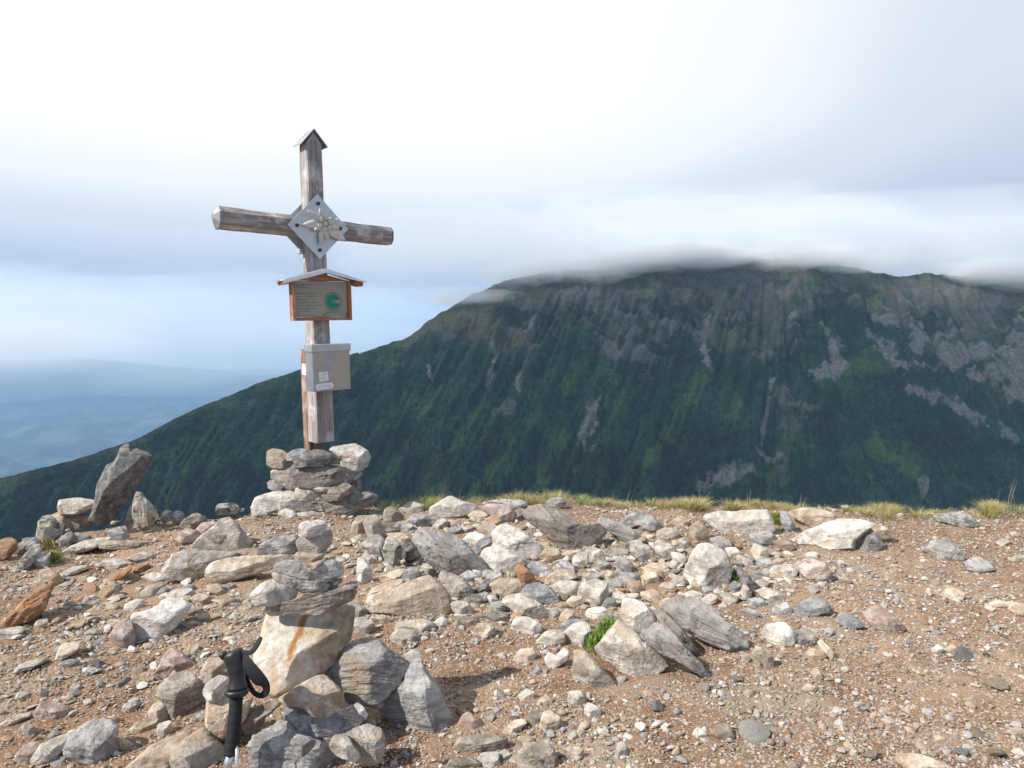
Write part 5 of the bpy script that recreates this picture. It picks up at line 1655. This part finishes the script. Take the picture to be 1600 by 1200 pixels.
def grass():
    r = np.random.default_rng(3)
    # (from px, to px, blade count, height in m, spread, colour)
    rows = [(598, 640, 600, 0.09, .12, 0), (636, 694, 1400, 0.125, .14, 0), (694, 760, 400, 0.07, .10, 0), (745, 820, 620, 0.075, .14, 1), (806, 880, 1350, 0.105, .16, 1), (880, 945, 900, 0.075, .14, 2),
            (940, 1010, 800, 0.06, .14, 1), (1005, 1078, 1500, 0.09, .16, 1), (1084, 1150, 1500, 0.11, .14, 1), (1140, 1194, 1000, 0.08, .14, 1), (1196, 1222, 260, 0.085, .10, 3),
            (1218, 1300, 900, 0.065, .14, 1), (1300, 1372, 1000, 0.07, .14, 1), (1366, 1450, 1500, 0.095, .16, 1), (1450, 1540, 500, 0.05, .12, 1), (1535, 1610, 1500, 0.115, .16, 1), (1600, 1800, 900, 0.09, .2, 1)]
    tint = [np.array((0.26, 0.29, 0.09)), np.array((0.36, 0.32, 0.12)), np.array((0.21, 0.29, 0.07)), np.array((0.30, 0.12, 0.06))]
    B, H, Ln, W, Cc = [], [], [], [], []
    for x0, x1, n, h, sp, ti in rows:
        n = int(n * 0.72); h = h * 0.70
        k = max(3, (x1 - x0) // 12)
        cx = r.uniform(x0, x1, k); cs = r.uniform(-0.17, 0.14, k)
        which = r.integers(0, k, n)
        px = cx[which] + r.normal(size=n) * 5.0; s = cs[which] + r.normal(size=n) * 0.03
        b = rim_point(px, s)
        hh = h * r.uniform(0.45, 1.25, n)
        out = np.stack([(px - cx[which]) * 0.0042, (s - cs[which]) * 0.9], 1)
        ln = out * 1.6 + r.normal(size=(n, 2)) * 0.35 * hh[:, None] + np.array([0.10, 0.0]) * hh[:, None]
        c = tint[ti][None] * r.uniform(0.7, 1.3, n)[:, None] + r.normal(size=(n, 3)) * 0.015
        dry = r.random(n) < 0.3
        c[dry] = np.array((0.44, 0.36, 0.19)) * r.uniform(0.8, 1.15, (dry.sum(), 1))
        B.append(b); H.append(hh); Ln.append(ln); W.append(r.uniform(0.0007, 0.0016, n)); Cc.append(np.clip(c, 0.02, 0.6))
    # matted low turf between and behind the tufts
    n = 9000
    px = r.uniform(585, 1700, n); s = r.uniform(-0.22, 0.25, n) + 0.05 * np.sin(px * 0.03)
    pn = perlin(np.stack([px * 0.022, s * 4, 0 * px + 3], 1))
    ok = pn > -0.02 + 0.5 * (s < -0.08)
    px, s = px[ok], s[ok]; n = len(px)
    hh = r.uniform(0.012, 0.035, n)
    c = np.where((r.random(n) < 0.45)[:, None], np.array([[0.33, 0.27, 0.14]]), np.array([[0.17, 0.20, 0.065]])) * r.uniform(0.6, 1.2, (n, 1))
    B.append(rim_point(px, s)); H.append(hh); Ln.append(r.normal(size=(n, 2)) * 0.9 * hh[:, None]); W.append(r.uniform(0.0008, 0.0018, n)); Cc.append(c)
    # tall flowering stalks
    for px, hgt in [(675, 0.16), (692, 0.23), (708, 0.17), (668, 0.12), (652, 0.10), (1262, 0.12), (1175, 0.12), (1570, 0.20), (1592, 0.24), (1580, 0.16), (830, 0.12), (985, 0.10), (1345, 0.1), (1410, 0.13), (1110, 0.14)]:
        for q in range(3):
            B.append(rim_point(np.array([px + r.normal() * 4]), np.array([0.0]))); H.append(np.array([hgt * r.uniform(0.7, 1.0)]))
            Ln.append(r.normal(size=(1, 2)) * 0.03); W.append(np.array([0.0011])); Cc.append(np.array([[0.40, 0.34, 0.20]]))
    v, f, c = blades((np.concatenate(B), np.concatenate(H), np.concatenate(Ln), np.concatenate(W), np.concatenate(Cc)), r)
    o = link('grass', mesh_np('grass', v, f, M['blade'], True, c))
    tag(o, 'yellow green mountain grass along the rim of the summit', 'grass', kind='stuff')
grass()

def clump(name, label, px, py, w_px, h_px, depth, n, h, color, slant=0.0):
    """a small plant that fills a gap between stones"""
    r = np.random.default_rng(int(px))
    depth = float(at(px, py + h_px * 0.5)[1]) - 0.02 if depth is None else depth
    c = at_depth(px, py, depth)
    k = depth / FPX
    t = r.uniform(-0.5, 0.5, (n, 2))
    b = np.stack([c[0] + (t[:, 0] * w_px + slant * t[:, 1] * h_px) * k, c[1] + r.normal(size=n) * 0.02, c[2] - t[:, 1] * h_px * k - h * 0.5], 1)
    hh = h * r.uniform(0.5, 1.3, n)
    ln = r.normal(size=(n, 2)) * 0.45 * hh[:, None]
    cc = np.clip(np.array(color)[None] * r.uniform(0.55, 1.45, n)[:, None], 0.01, 0.6)
    org = np.array([c[0], c[1], b[:, 2].min()])
    v, f, cl = blades((b - org, hh, ln, r.uniform(0.0012, 0.0024, n), cc), r, 2)
    o = link(name, mesh_np(name, v, f, M['moss'], True, cl), None, org)
    if name == 'moss_tuft':
        tag(o, label, None, None, 'stuff')
    else:
        tag(o, label, 'plant', 'plants between the stones')
clump('moss_tuft', 'bright green moss streak beside the dark stained tilted block', 938, 988, 20, 50, 2.58, 700, 0.022, (0.16, 0.27, 0.04), -0.75)
clump('moss_tuft', 'yellow green moss cushion at the end of the long white ledge', 1214, 812, 18, 26, 4.28, 500, 0.03, (0.20, 0.25, 0.05), 0.2)
clump('grass_tuft', 'green grass tuft at the left rim by the lichened rock', 82, 868, 24, 14, None, 260, 0.035, (0.20, 0.27, 0.05))
clump('grass_tuft', 'little dark green plant behind the tall white boulder', 1147, 898, 8, 14, None, 160, 0.03, (0.07, 0.14, 0.03))
clump('grass_tuft', 'dry yellow grass tuft under the left pile of stones', 70, 850, 26, 12, None, 160, 0.04, (0.30, 0.24, 0.07))
clump('moss_tuft', 'small mossy patch at the left end of the long white ledge', 1096, 818, 10, 8, None, 120, 0.02, (0.18, 0.19, 0.05))
clump('moss_tuft', 'mossy patch at the foot of the grey rim rock', 1002, 816, 12, 7, None, 100, 0.015, (0.24, 0.21, 0.07))
clump('moss_tuft', 'moss at the foot of the lichen covered pointed rock', 243, 812, 10, 10, 4.35, 140, 0.025, (0.17, 0.18, 0.05))
# ------------------------------------------------------------------ summit cross
YAW = R(40)
CX = at_depth(498, 500, FAR_D)[0]
def zpx(py, fwd=0.0, px=498):
    """height of a photo row on the cross, FWD metres in front of its axis"""
    return at_depth(px, py, FAR_D - fwd * math.cos(YAW))[2]

LEAN = R(-0.85)
Z_FOOT = zpx(689)
def empty(name, loc, rz=0.0):
    o = bpy.data.objects.new(name, None)
    COL.objects.link(o)
    o.location = loc
    o.rotation_euler = (0, 0, rz)
    return o

def timber(bm, rings, jitter, seed, ch=0.22):
    """rings: (axis position as function, centre, half width, half depth); chamfered square section, slightly uneven"""
    r = np.random.default_rng(seed)
    loops = []
    for (pt, hx, hy, ex, ey) in rings:
        c = Vector(pt); ex = Vector(ex); ey = Vector(ey)
        sec = [(1, 1 - ch), (1 - ch, 1), (-1 + ch, 1), (-1, 1 - ch), (-1, -1 + ch), (-1 + ch, -1), (1 - ch, -1), (1, -1 + ch)]
        loops.append([bm.verts.new(c + ex * (hx * a + r.normal() * jitter) + ey * (hy * b + r.normal() * jitter)) for a, b in sec])
    for l0, l1 in zip(loops[:-1], loops[1:]):
        for i in range(8):
            bm.faces.new((l0[i], l0[(i + 1) % 8], l1[(i + 1) % 8], l1[i]))
    bm.faces.new(loops[0][::-1]); bm.faces.new(loops[-1])

def cross():
    z_bot = zpx(689); z_eave = zpx(229); z_apex = zpx(208)
    root = empty('summit_cross', (CX, FAR_D, z_bot), YAW)
    root.rotation_euler = (0, LEAN, YAW)
    tag(root, 'weathered wooden summit cross standing in the wide drystone cairn', 'cross')
    X, Y, Z = Vector((1, 0, 0)), Vector((0, 1, 0)), Vector((0, 0, 1))
    H = z_eave - z_bot
    # post, tapering upward, gabled at the top
    bm = bmesh.new()
    rings = []
    for k in range(15):
        t = k / 14
        w = 0.066 + (0.0545 - 0.066) * t
        rings.append(((0, 0, H * t), w, w, X, Y))
    timber(bm, rings, 0.0011, 4, 0.14)
    post = bm_obj('post', bm, M['wood_z'], root)
    bm = bmesh.new()
    hw, hd = 0.0535, 0.0535
    za = z_apex - z_bot - 0.004
    add_prism(bm, [(-hw, -hd, H + 0.001), (hw, -hd, H + 0.001), (0, -hd, za)], (0, -hd, 0), (0, hd, 0))
    bm_obj('gable', bm, M['wood_z'], post)
    # knots
    for x, z, rr in ((0.022, 0.115, 0.021), (0.006, (zpx(533) - z_bot), 0.009)):
        bm = bmesh.new()
        add_tube(bm, [(x, -0.061, z), (x, -0.0665 + 0.006 * z, z)], [rr, rr * 0.75], 14)
        bm_obj('knot', bm, M['wood_knot'], post)
    # metal gable cap
    bm = bmesh.new()
    th, ov = 0.006, 0.066
    xe, ze = 0.088, zpx(230) - z_bot
    zr = zpx(205) - z_bot
    for sgn in (-1, 1):
        add_prism(bm, [(0, -ov, zr), (sgn * xe, -ov, ze), (sgn * xe, -ov, ze - th), (0, -ov, zr - th * 1.3)], (0, -ov, 0), (0, ov, 0))
    bm_obj('post_cap', bm, M['capmetal'], root)
    # crossbeam
    zb = zpx(357) - z_bot
    bm = bmesh.new()
    rings = []
    for k in range(15):
        t = k / 14
        x = -0.598 + (0.598 + 0.560) * t
        hh = 0.0655 - 0.006 * t
        rings.append(((x, 0, 0), hh, hh * 0.92, Z, Y))
    timber(bm, rings, 0.0012, 9, 0.5)
    beam = bm_obj('crossbeam', bm, M['wood_x'], root, loc=(0, 0, zb), rot=(0, R(1.9), 0))
    bm = bmesh.new()
    timber(bm, [((-0.600, 0, 0), 0.068, 0.063, Z, Y), ((-0.613, 0, 0), 0.066, 0.061, Z, Y), ((-0.637, 0.0, 0.004), 0.02, 0.02, Z, Y)], 0.0, 2, 0.5)
    bm_obj('beam_cap', bm, M['capmetal'], beam)
    bm = bmesh.new()
    timber(bm, [((0.561, 0, 0), 0.0585, 0.054, Z, Y), ((0.570, 0, 0), 0.056, 0.052, Z, Y)], 0.0, 2, 0.5)
    bm_obj('beam_cap', bm, M['wood_knot'], beam)
    # two diamond plates that clamp post and beam
    hd = 0.207
    for nm, y0, y1 in (('front_plate', -0.082, -0.076), ('back_plate', 0.070, 0.076)):
        bm = bmesh.new()
        add_prism(bm, [(0, y0, hd), (hd, y0, 0), (0, y0, -hd), (-hd, y0, 0)], (0, y0, 0), (0, y1, 0))
        pl = bm_obj(nm, bm, M['plate'], root, loc=(0, 0, zb))
        for bx, bz in ((0, 0.148), (0.148, 0), (0, -0.148), (-0.148, 0)):
            bm = bmesh.new()
            yy = y0 - 0.010 if y0 < 0 else y1
            add_tube(bm, [(bx, yy, bz), (bx, yy + 0.010, bz)], [0.0115, 0.0125], 6)
            bm_obj('bolt', bm, M['bolt'], pl)
    bm = bmesh.new()
    add_box(bm, (-0.078, 0.045, zb - 0.150), (0.022, 0.045, 0.035), 0.003)
    bm_obj('bracket', bm, M['plate'], root)
    # edelweiss
    fl = empty('edelweiss', (0.030, -0.084, zb + 0.020))
    fl.parent = root
    kx, kz = 1 / (11.43 * 220.0), 1 / (11.43 * 236.0)
    petals = [(-300, 200, 95), (-370, -40, 120), (-195, -125, 85), (-90, -360, 105), (30, -285, 75), (365, -280, 150), (240, -70, 85), (410, 20, 95), (235, 95, 75), (120, 110, 70), (-95, 240, 80), (-20, 130, 70)]
    for i, (dx, dz, wd) in enumerate(petals):
        tip = Vector((dx * kx, 0, dz * kz))
        L = tip.length
        d = tip.normalized(); s = Vector((d.z, 0, -d.x))
        bm = bmesh.new()
        rows = []
        nseg = 8
        for k in range(nseg + 1):
            t = k / nseg
            w = wd * kx * 0.55 * (math.sin(math.pi * min(1, 0.12 + 0.88 * t)) ** 0.75) * (1.15 - 0.25 * t) + 0.001
            lift = -0.012 - 0.020 * t + 0.012 * t * t * (1 if i % 2 else -0.4)
            c = d * (L * t * 0.98 + 0.004)
            row = []
            for u in (-1, -0.5, 0, 0.5, 1):
                yy = lift + 0.006 * (1 - abs(u)) * (-1) + 0.003 * math.sin(9 * t + i)
                row.append(bm.verts.new(c + s * (w * u) + Vector((0, yy, 0))))
            back = [bm.verts.new(v.co + Vector((0, 0.006, 0))) for v in row]
            rows.append((row, back))
        for (r0, b0), (r1, b1) in zip(rows[:-1], rows[1:]):
            for u in range(4):
                bm.faces.new((r0[u], r0[u + 1], r1[u + 1], r1[u]))
                bm.faces.new((b0[u + 1], b0[u], b1[u], b1[u + 1]))
            bm.faces.new((r0[0], r1[0], b1[0], b0[0])); bm.faces.new((r0[4], b0[4], b1[4], r1[4]))
        bm.faces.new(rows[0][0] + rows[0][1][::-1]); bm.faces.new(rows[-1][0][::-1] + rows[-1][1])
        bm_obj('petal', bm, M['flower'], fl, smooth=True)
    for k in range(7):
        if k == 0:
            x, z = 0.0, 0.0
        else:
            a = 2 * math.pi * k / 6 + 0.35
            x, z = 0.036 * math.cos(a), 0.036 * math.sin(a)
        bm = bmesh.new()
        add_tube(bm, [(x, -0.006, z), (x, -0.030, z), (x, -0.038, z), (x, -0.036, z), (x, -0.041, z)], [0.0165, 0.0175, 0.0145, 0.010, 0.005], 14)
        bm_obj('floret', bm, M['flower'], fl, smooth=True)
    # stake the post is bolted to
    bm = bmesh.new()
    zs = zpx(546) - z_bot
    timber(bm, [((-0.004, 0.118, -0.30), 0.052, 0.047, X, Y), ((-0.004, 0.118, zs * 0.5), 0.052, 0.047, X, Y), ((-0.004, 0.118, zs), 0.052, 0.047, X, Y)], 0.001, 11, 0.06)
    stake = bm_obj('stake', bm, M['stake'], root)
    bm = bmesh.new()
    add_box(bm, (-0.0585, 0.09, zs - 0.135), (0.004, 0.08, 0.075), 0.001)
    pl = bm_obj('fixing_plate', bm, M['sticker'], stake)
    for dz in (-0.02, 0.03):
        bm = bmesh.new()
        add_tube(bm, [(-0.0605, 0.07, zs - 0.135 + dz), (-0.064, 0.07, zs - 0.135 + dz)], [0.005, 0.004], 8)
        bm_obj('screw', bm, M['bolt'], stake)
    return root, z_bot
M['wood_knot'] = wood_mat('dark_knot_wood', 'y', (0.085, 0.06, 0.045), (0.15, 0.11, 0.085), (0.03, 0.02, 0.016))
cross()

def from_root(root, x, y, z):
    c, s = math.cos(YAW), math.sin(YAW)
    x = x + (z - Z_FOOT) * math.tan(LEAN)
    return (CX + c * x - s * y, FAR_D + s * x + c * y, z)

def sign():
    zc = zpx(470, 0.1)
    root = empty('sign_board', from_root(None, -0.004, -0.058, zc), YAW)
    root.rotation_euler = (0, LEAN, YAW)
    tag(root, 'small roofed sign with red stained frame and green round emblem on the cross post', 'sign')
    hw, hh, dep, fr = 0.205, 0.128, 0.052, 0.022
    def box(name, mat, c, s, bev=0.0015, parent=root):
        bm = bmesh.new()
        add_box(bm, c, s, bev)
        return bm_obj(name, bm, mat, parent)
    # front is -y; y 0 touches the post
    box('stile', M['red_z'], (-hw + fr / 2, -dep / 2, 0), (fr, dep, 2 * hh))
    box('stile', M['red_z'], (hw - fr / 2, -dep / 2, 0), (fr, dep, 2 * hh))
    box('bottom_rail', M['red_x'], (0, -dep / 2, -hh + fr / 2), (2 * hw - 2 * fr - 0.002, dep, fr))
    box('backing_board', M['red_x'], (0, -0.008, 0.02), (2 * hw - 2 * fr - 0.002, 0.012, 2 * hh - 0.062))
    bm = bmesh.new()
    zr = hh + 0.048
    add_prism(bm, [(-hw, -dep * 0.82, hh + 0.001), (hw, -dep * 0.82, hh + 0.001), (0, -dep * 0.82, zr)], (0, -dep * 0.82, 0), (0, -0.003, 0))
    bm_obj('gable_board', bm, M['red_x'], root)
    # printed metal sheet
    x0, x1, z0, z1 = -hw + fr + 0.001, hw - fr - 0.001, -hh + fr + 0.001, hh - 0.002
    yp = -dep + 0.017
    panel = box('sign_panel', M['panel'], ((x0 + x1) / 2, yp + 0.003, (z0 + z1) / 2), (x1 - x0, 0.004, z1 - z0), 0)
    yf = yp - 0.0005
    def fx(u): return x0 + (u - 135) / (1460 - 135) * (x1 - x0)
    def fz(u, v): return z1 - (v - 60 - 0.045 * (u - 135) * 0.5) / (1062 - 60) * (z1 - z0)
    r = np.random.default_rng(12)
    bm = bmesh.new()
    def bar(u0, u1, v, h):
        a = (fx(u0), yf - 0.0006, fz(u0, v)); b = (fx(u1), yf - 0.0006, fz(u1, v))
        q = [bm.verts.new((a[0], a[1], a[2] - h / 2)), bm.verts.new((b[0], b[1], b[2] - h / 2)), bm.verts.new((b[0], b[1], b[2] + h / 2)), bm.verts.new((a[0], a[1], a[2] + h / 2))]
        bm.faces.new(q)
    for u0, u1, v in ((150, 580, 172), (150, 360, 205), (150, 500, 250), (165, 655, 412), (165, 650, 496), (165, 430, 577), (180, 695, 664), (170, 850, 746), (180, 655, 828), (180, 500, 908), (880, 1320, 950)):
        u = u0
        while u < u1 - 12:
            n = int(r.integers(2, 9))
            for _ in range(n):
                if u >= u1:
                    break
                bar(u, min(u1, u + r.uniform(5, 8.5)), v + r.uniform(-2.5, 2.5), r.uniform(0.0024, 0.0042))
                u += r.uniform(9, 12)
            u += 12
    bm_obj('lettering', bm, M['print'], panel)
    ec = (fx(1085), fz(1085, 645)); rad = 220 / 1325 * (x1 - x0)
    bm = bmesh.new()
    def disc(cx, cz, r0, r1, y, a0=0, a1=2 * math.pi, n=40):
        vi = [bm.verts.new((cx + r0 * math.cos(a0 + (a1 - a0) * k / n), y, cz + r0 * math.sin(a0 + (a1 - a0) * k / n))) for k in range(n + 1)]
        vo = [bm.verts.new((cx + r1 * math.cos(a0 + (a1 - a0) * k / n), y, cz + r1 * math.sin(a0 + (a1 - a0) * k / n))) for k in range(n + 1)]
        for k in range(n):
            bm.faces.new((vi[k], vi[k + 1], vo[k + 1], vo[k]))
    for k in range(34):                     # the ring of small lettering
        a = 2 * math.pi * k / 34
        disc(ec[0], ec[1], rad * 0.84, rad * 0.97, yf - 0.0006, a, a + 0.11, 2)
    disc(ec[0], ec[1], rad * 1.005, rad * 1.03, yf - 0.0006)
    bm_obj('emblem_ring', bm, M['ring'], panel)
    bm = bmesh.new()
    disc(ec[0], ec[1], rad * 0.02, rad * 0.76, yf - 0.0007, 0.28, 2 * math.pi - 0.34, 44)
    disc(ec[0], ec[1], rad * 0.02, rad * 0.34, yf - 0.0007, -0.34, 0.28, 6)
    bm_obj('emblem', bm, M['green'], panel)
    bm = bmesh.new()
    for (a, b, w, h) in ((0.02, 0.02, 0.10, 0.26), (-0.12, -0.02, 0.06, 0.10), (0.30, 0.14, 0.16, 0.05), (0.34, -0.02, 0.2, 0.05), (0.30, -0.16, 0.16, 0.05), (0.50, 0.0, 0.05, 0.34)):
        x, z = ec[0] + a * rad, ec[1] + b * rad
        q = [bm.verts.new((x + sx * w * rad / 2, yf - 0.0012, z + sz * h * rad / 2)) for sx, sz in ((-1, -1), (1, -1), (1, 1), (-1, 1))]
        bm.faces.new(q)
    bm_obj('emblem_mark', bm, M['emblem_pale'], panel)
    for u, v in ((205, 975), (855, 1010), (1420, 1000)):
        bm = bmesh.new()
        add_tube(bm, [(fx(u), yf, fz(u, v)), (fx(u), yf - 0.003, fz(u, v))], [0.0042, 0.0035], 8)
        bm_obj('screw', bm, M['bolt'], panel)
    # sheet metal roof with folded front edge
    hx, zt, ze, th = 0.282, hh + 0.075, hh - 0.002, 0.004
    yb, yfr = 0.02, -0.112
    bm = bmesh.new()
    for sg in (-1, 1):
        add_prism(bm, [(0, yb, zt), (sg * hx, yb, ze), (sg * hx, yb, ze - th), (0, yb, zt - th)], (0, yb, 0), (0, yfr, 0))
    roof = bm_obj('roof', bm, M['roof'], root)
    bm = bmesh.new()
    fh = 0.027
    for sg in (-1, 1):
        add_prism(bm, [(0, yfr, zt + 0.001), (sg * (hx + 0.001), yfr, ze + 0.001), (sg * (hx - 0.004), yfr, ze - fh * (0.85 if sg < 0 else 0.3)), (0, yfr, zt - fh)], (0, yfr, 0), (0, yfr - 0.004, 0))
    bm_obj('roof_flange', bm, M['roof'], roof)
    sl = (zt - ze) / hx
    for sg in (-1, 1):
        bm = bmesh.new()
        rot = Matrix.Rotation(sg * math.atan(sl), 3, 'Y')
        x = sg * (hx - 0.040)
        add_box(bm, (x, -0.040, zt - sl * abs(x) - th - 0.018), (0.062, 0.105, 0.024), 0.002, rot)
        bm_obj('eave_board', bm, M['red_x'], root)
sign()

def book_box():
    w, d = 0.262, 0.108
    zt, zb = zpx(537.5, 0.16, 517), zpx(610, 0.16, 517)
    root = empty('book_box', from_root(None, 0.010, -0.0655, zb), YAW)
    root.rotation_euler = (0, LEAN, YAW)
    tag(root, 'steel summit book box with two white stickers fixed to the lower cross post', 'letterbox')
    H = zt - zb
    lid = 0.048
    bm = bmesh.new()
    add_box(bm, (0, -d / 2, (H - lid) / 2 + 0.004), (w, d, H - lid + 0.008), 0.003)
    body = bm_obj('body', bm, M['steel'], root)
    bm = bmesh.new()
    add_box(bm, (0, -d / 2 - 0.002, H - lid / 2), (w + 0.012, d + 0.012, lid), 0.003)
    bm_obj('lid', bm, M['steel_lid'], root)
    # crop of the photograph: front face x 235..965, y 235..1010
    fx = lambda u: -w / 2 + (u - 232) / (965 - 232) * w
    fz = lambda v: (H - lid) * (1 - (v - 235) / (1015 - 235))
    yf = -d - 0.0006
    bm = bmesh.new()
    q = [bm.verts.new((fx(u), yf, fz(v))) for u, v in ((352, 822), (530, 806), (520, 626), (342, 634))]
    bm.faces.new(q)
    s1 = bm_obj('sticker', bm, M['sticker'], body)
    bm = bmesh.new()
    pts = [(300, 990), (592, 972), (600, 945), (622, 930), (622, 895), (598, 880), (590, 846), (294, 864), (288, 890), (266, 905), (268, 945), (292, 960)]
    bm.faces.new([bm.verts.new((fx(u), yf, fz(v))) for u, v in pts])
    s2 = bm_obj('sticker', bm, M['sticker'], body)
    bm = bmesh.new()
    def seg(u0, v0, u1, v1, h):
        a = Vector((fx(u0), yf - 0.0006, fz(v0))); b = Vector((fx(u1), yf - 0.0006, fz(v1)))
        n = Vector((-(b - a).z, 0, (b - a).x)).normalized() * h / 2
        bm.faces.new([bm.verts.new(p) for p in (a - n, b - n, b + n, a + n)])
    for a in ((370, 712, 405, 690), (405, 690, 430, 668), (430, 690, 462, 652), (462, 652, 490, 676), (470, 660, 495, 690), (420, 685, 455, 690)):
        seg(*a, 0.003)
    for u in range(384, 486, 22):
        seg(u, 746, u + 16, 745, 0.006)
    for u in range(380, 490, 18):
        seg(u, 782, u + 12, 780, 0.004)
    bm_obj('ink', bm, M['sticker_ink'], s1)
    bm = bmesh.new()
    r = np.random.default_rng(5)
    for v, u0, u1 in ((915, 312, 588), (938, 325, 560)):
        u = u0
        while u < u1:
            seg(u, v - (u - 300) * 0.05, u + 10, v - (u - 290) * 0.05, r.uniform(0.0025, 0.004))
            u += r.choice([15, 15, 15, 26])
    seg(520, 955, 560, 952, 0.003)
    bm_obj('ink', bm, M['sticker_ink'], s2)
book_box()

# ------------------------------------------------------------------ trekking pole leaning on the near cairn
def pole():
    def P(u, v, dd):
        return at_depth(330 + u / 6.0, 1000 + v / 6.0, dd)
    tip = P(135, 1420, 1.79)
    tip = np.array([tip[0], tip[1], float(gz(tip[0], tip[1])) - 0.02])
    root = empty('trekking_pole', tip)
    tag(root, 'black handled trekking pole with wrist strap leaning on the near cairn', 'pole')
    k = 1.85 / FPX / 6.0
    def loc(lst):
        return [tuple(np.array(p) - tip) for p in lst]
    D = lambda v: 1.875 - 0.075 * v / 1200
    bm = bmesh.new()
    prof = [(196, 96, 20), (200, 104, 62), (205, 118, 78), (212, 145, 82), (220, 180, 78), (228, 215, 74), (233, 245, 71), (236, 262, 74), (238, 285, 68), (240, 320, 64), (242, 360, 64), (243, 400, 68),
            (244, 435, 76), (243, 455, 80)]
    add_tube(bm, loc([P(u, v, D(v)) for u, v, _ in prof]), [r * k * 1.2 for _, _, r in prof], 22)
    grip = bm_obj('grip', bm, M['rubber'], root, smooth=True)
    bm = bmesh.new()
    add_tube(bm, loc([P(130, 150, D(150) - .003), P(100, 140, D(150) - .003), P(82, 150, D(150))]), [46 * k, 36 * k, 16 * k], 16)
    bm_obj('grip_beak', bm, M['rubber'], grip, smooth=True)
    bm = bmesh.new()
    cp = [(150, 128, 60), (120, 118, 52), (95, 122, 38), (78, 140, 14)]
    bm2 = bmesh.new()
    add_tube(bm, loc([P(238, 458, D(458)), P(238, 470, D(470)), P(238, 492, D(492)), P(236, 520, D(520)), P(235, 535, D(535))]), [92 * k, 115 * k, 115 * k, 96 * k, 62 * k], 22)
    bm_obj('collar', bm, M['rubber'], grip, smooth=True)
    bm2.free()
    bm = bmesh.new()
    pts, rad = [], []
    for i in range(33):
        t = i / 32
        v = 535 + t * (1070 - 535); u = 235 - 48 * t ** 1.3
        pts.append(P(u, v, D(v)))
        rad.append((62 + 9 * t) * k * (1 - 0.07 * (1 if (i % 5) == 0 else 0)))
    add_tube(bm, loc(pts), rad, 20)
    bm_obj('foam_sleeve', bm, M['foam'], root, smooth=True)
    bm = bmesh.new()
    add_tube(bm, [tuple(np.array(P(187, 1066, D(1066))) - tip), tuple(np.array(P(158, 1150, D(1150))) - tip), (0, 0, 0.01)], [40 * k, 40 * k, 36 * k], 18)
    shaft = bm_obj('shaft', bm, M['alu'], root, smooth=True)
    bm = bmesh.new()
    add_tube(bm, loc([P(243, 1000, D(1000) - .02), P(243, 1030, D(1030) - .026), P(236, 1200, D(1200) - .028), P(228, 1380, D(1380) - .02)]), [10 * k, 17 * k, 17 * k, 16 * k], 12)
    bm_obj('folded_section', bm, M['alu'], root, smooth=True)
    bm = bmesh.new()
    add_tube(bm, [(0, 0, 0.02), (0, 0, -0.015)], [0.006, 0.002], 8)
    bm_obj('tip', bm, M['bolt'], root)
    # wrist strap: a flat band looped through the grip
    def ribbon(pts, widths):
        bm = bmesh.new()
        P3 = [Vector(np.array(P(u, v, d)) - tip) for u, v, d in pts]
        # smooth the line
        fine, fw = [], []
        n = len(P3)
        for i in range(n - 1):
            p0, p1, p2, p3 = P3[max(i - 1, 0)], P3[i], P3[i + 1], P3[min(i + 2, n - 1)]
            for s in range(6):
                t = s / 6
                fine.append(0.5 * ((2 * p1) + (p2 - p0) * t + (2 * p0 - 5 * p1 + 4 * p2 - p3) * t * t + (3 * p1 - p0 - 3 * p2 + p3) * t ** 3))
                fw.append(widths[i] * (1 - t) + widths[i + 1] * t)
        fine.append(P3[-1]); fw.append(widths[-1])
        view = Vector((0.25, 1.0, -0.35)).normalized()
        rings = []
        for i, p in enumerate(fine):
            t = (fine[min(i + 1, len(fine) - 1)] - fine[max(i - 1, 0)]).normalized()
            s = t.cross(view).normalized()
            nn = s.cross(t).normalized()
            w, th = fw[i] * k * 1.25, 0.0016
            rings.append([bm.verts.new(p + s * a * w + nn * b * th) for a, b in ((1, .6), (.6, 1), (-.6, 1), (-1, .6), (-1, -.6), (-.6, -1), (.6, -1), (1, -.6))])
        for r0, r1 in zip(rings[:-1], rings[1:]):
            for i in range(8):
                bm.faces.new((r0[i], r0[(i + 1) % 8], r1[(i + 1) % 8], r1[i]))
        bm.faces.new(rings[0][::-1]); bm.faces.new(rings[-1])
        return bm
    d0 = 1.865
    bm_obj('strap', ribbon([(270, 120, d0), (300, 170, d0 - .01), (355, 250, d0 - .02), (430, 345, d0 - .025), (495, 420, d0 - .02), (510, 480, d0 - .005), (470, 520, d0 + .01), (410, 500, d0 + .012), (365, 440, d0 + .012), (325, 360, d0 + .01), (300, 280, d0 + .008)],
                           [30, 42, 50, 56, 48, 36, 22, 20, 22, 26, 26]), M['web'], grip, smooth=True)
    bm_obj('strap_end', ribbon([(262, 115, d0), (310, 120, d0 - .006), (365, 118, d0 - .008), (405, 85, d0 - .006), (440, 25, d0 + .0), (468, -30, d0 + .006)], [26, 20, 18, 20, 22, 14]), M['web'], grip, smooth=True)
pole()
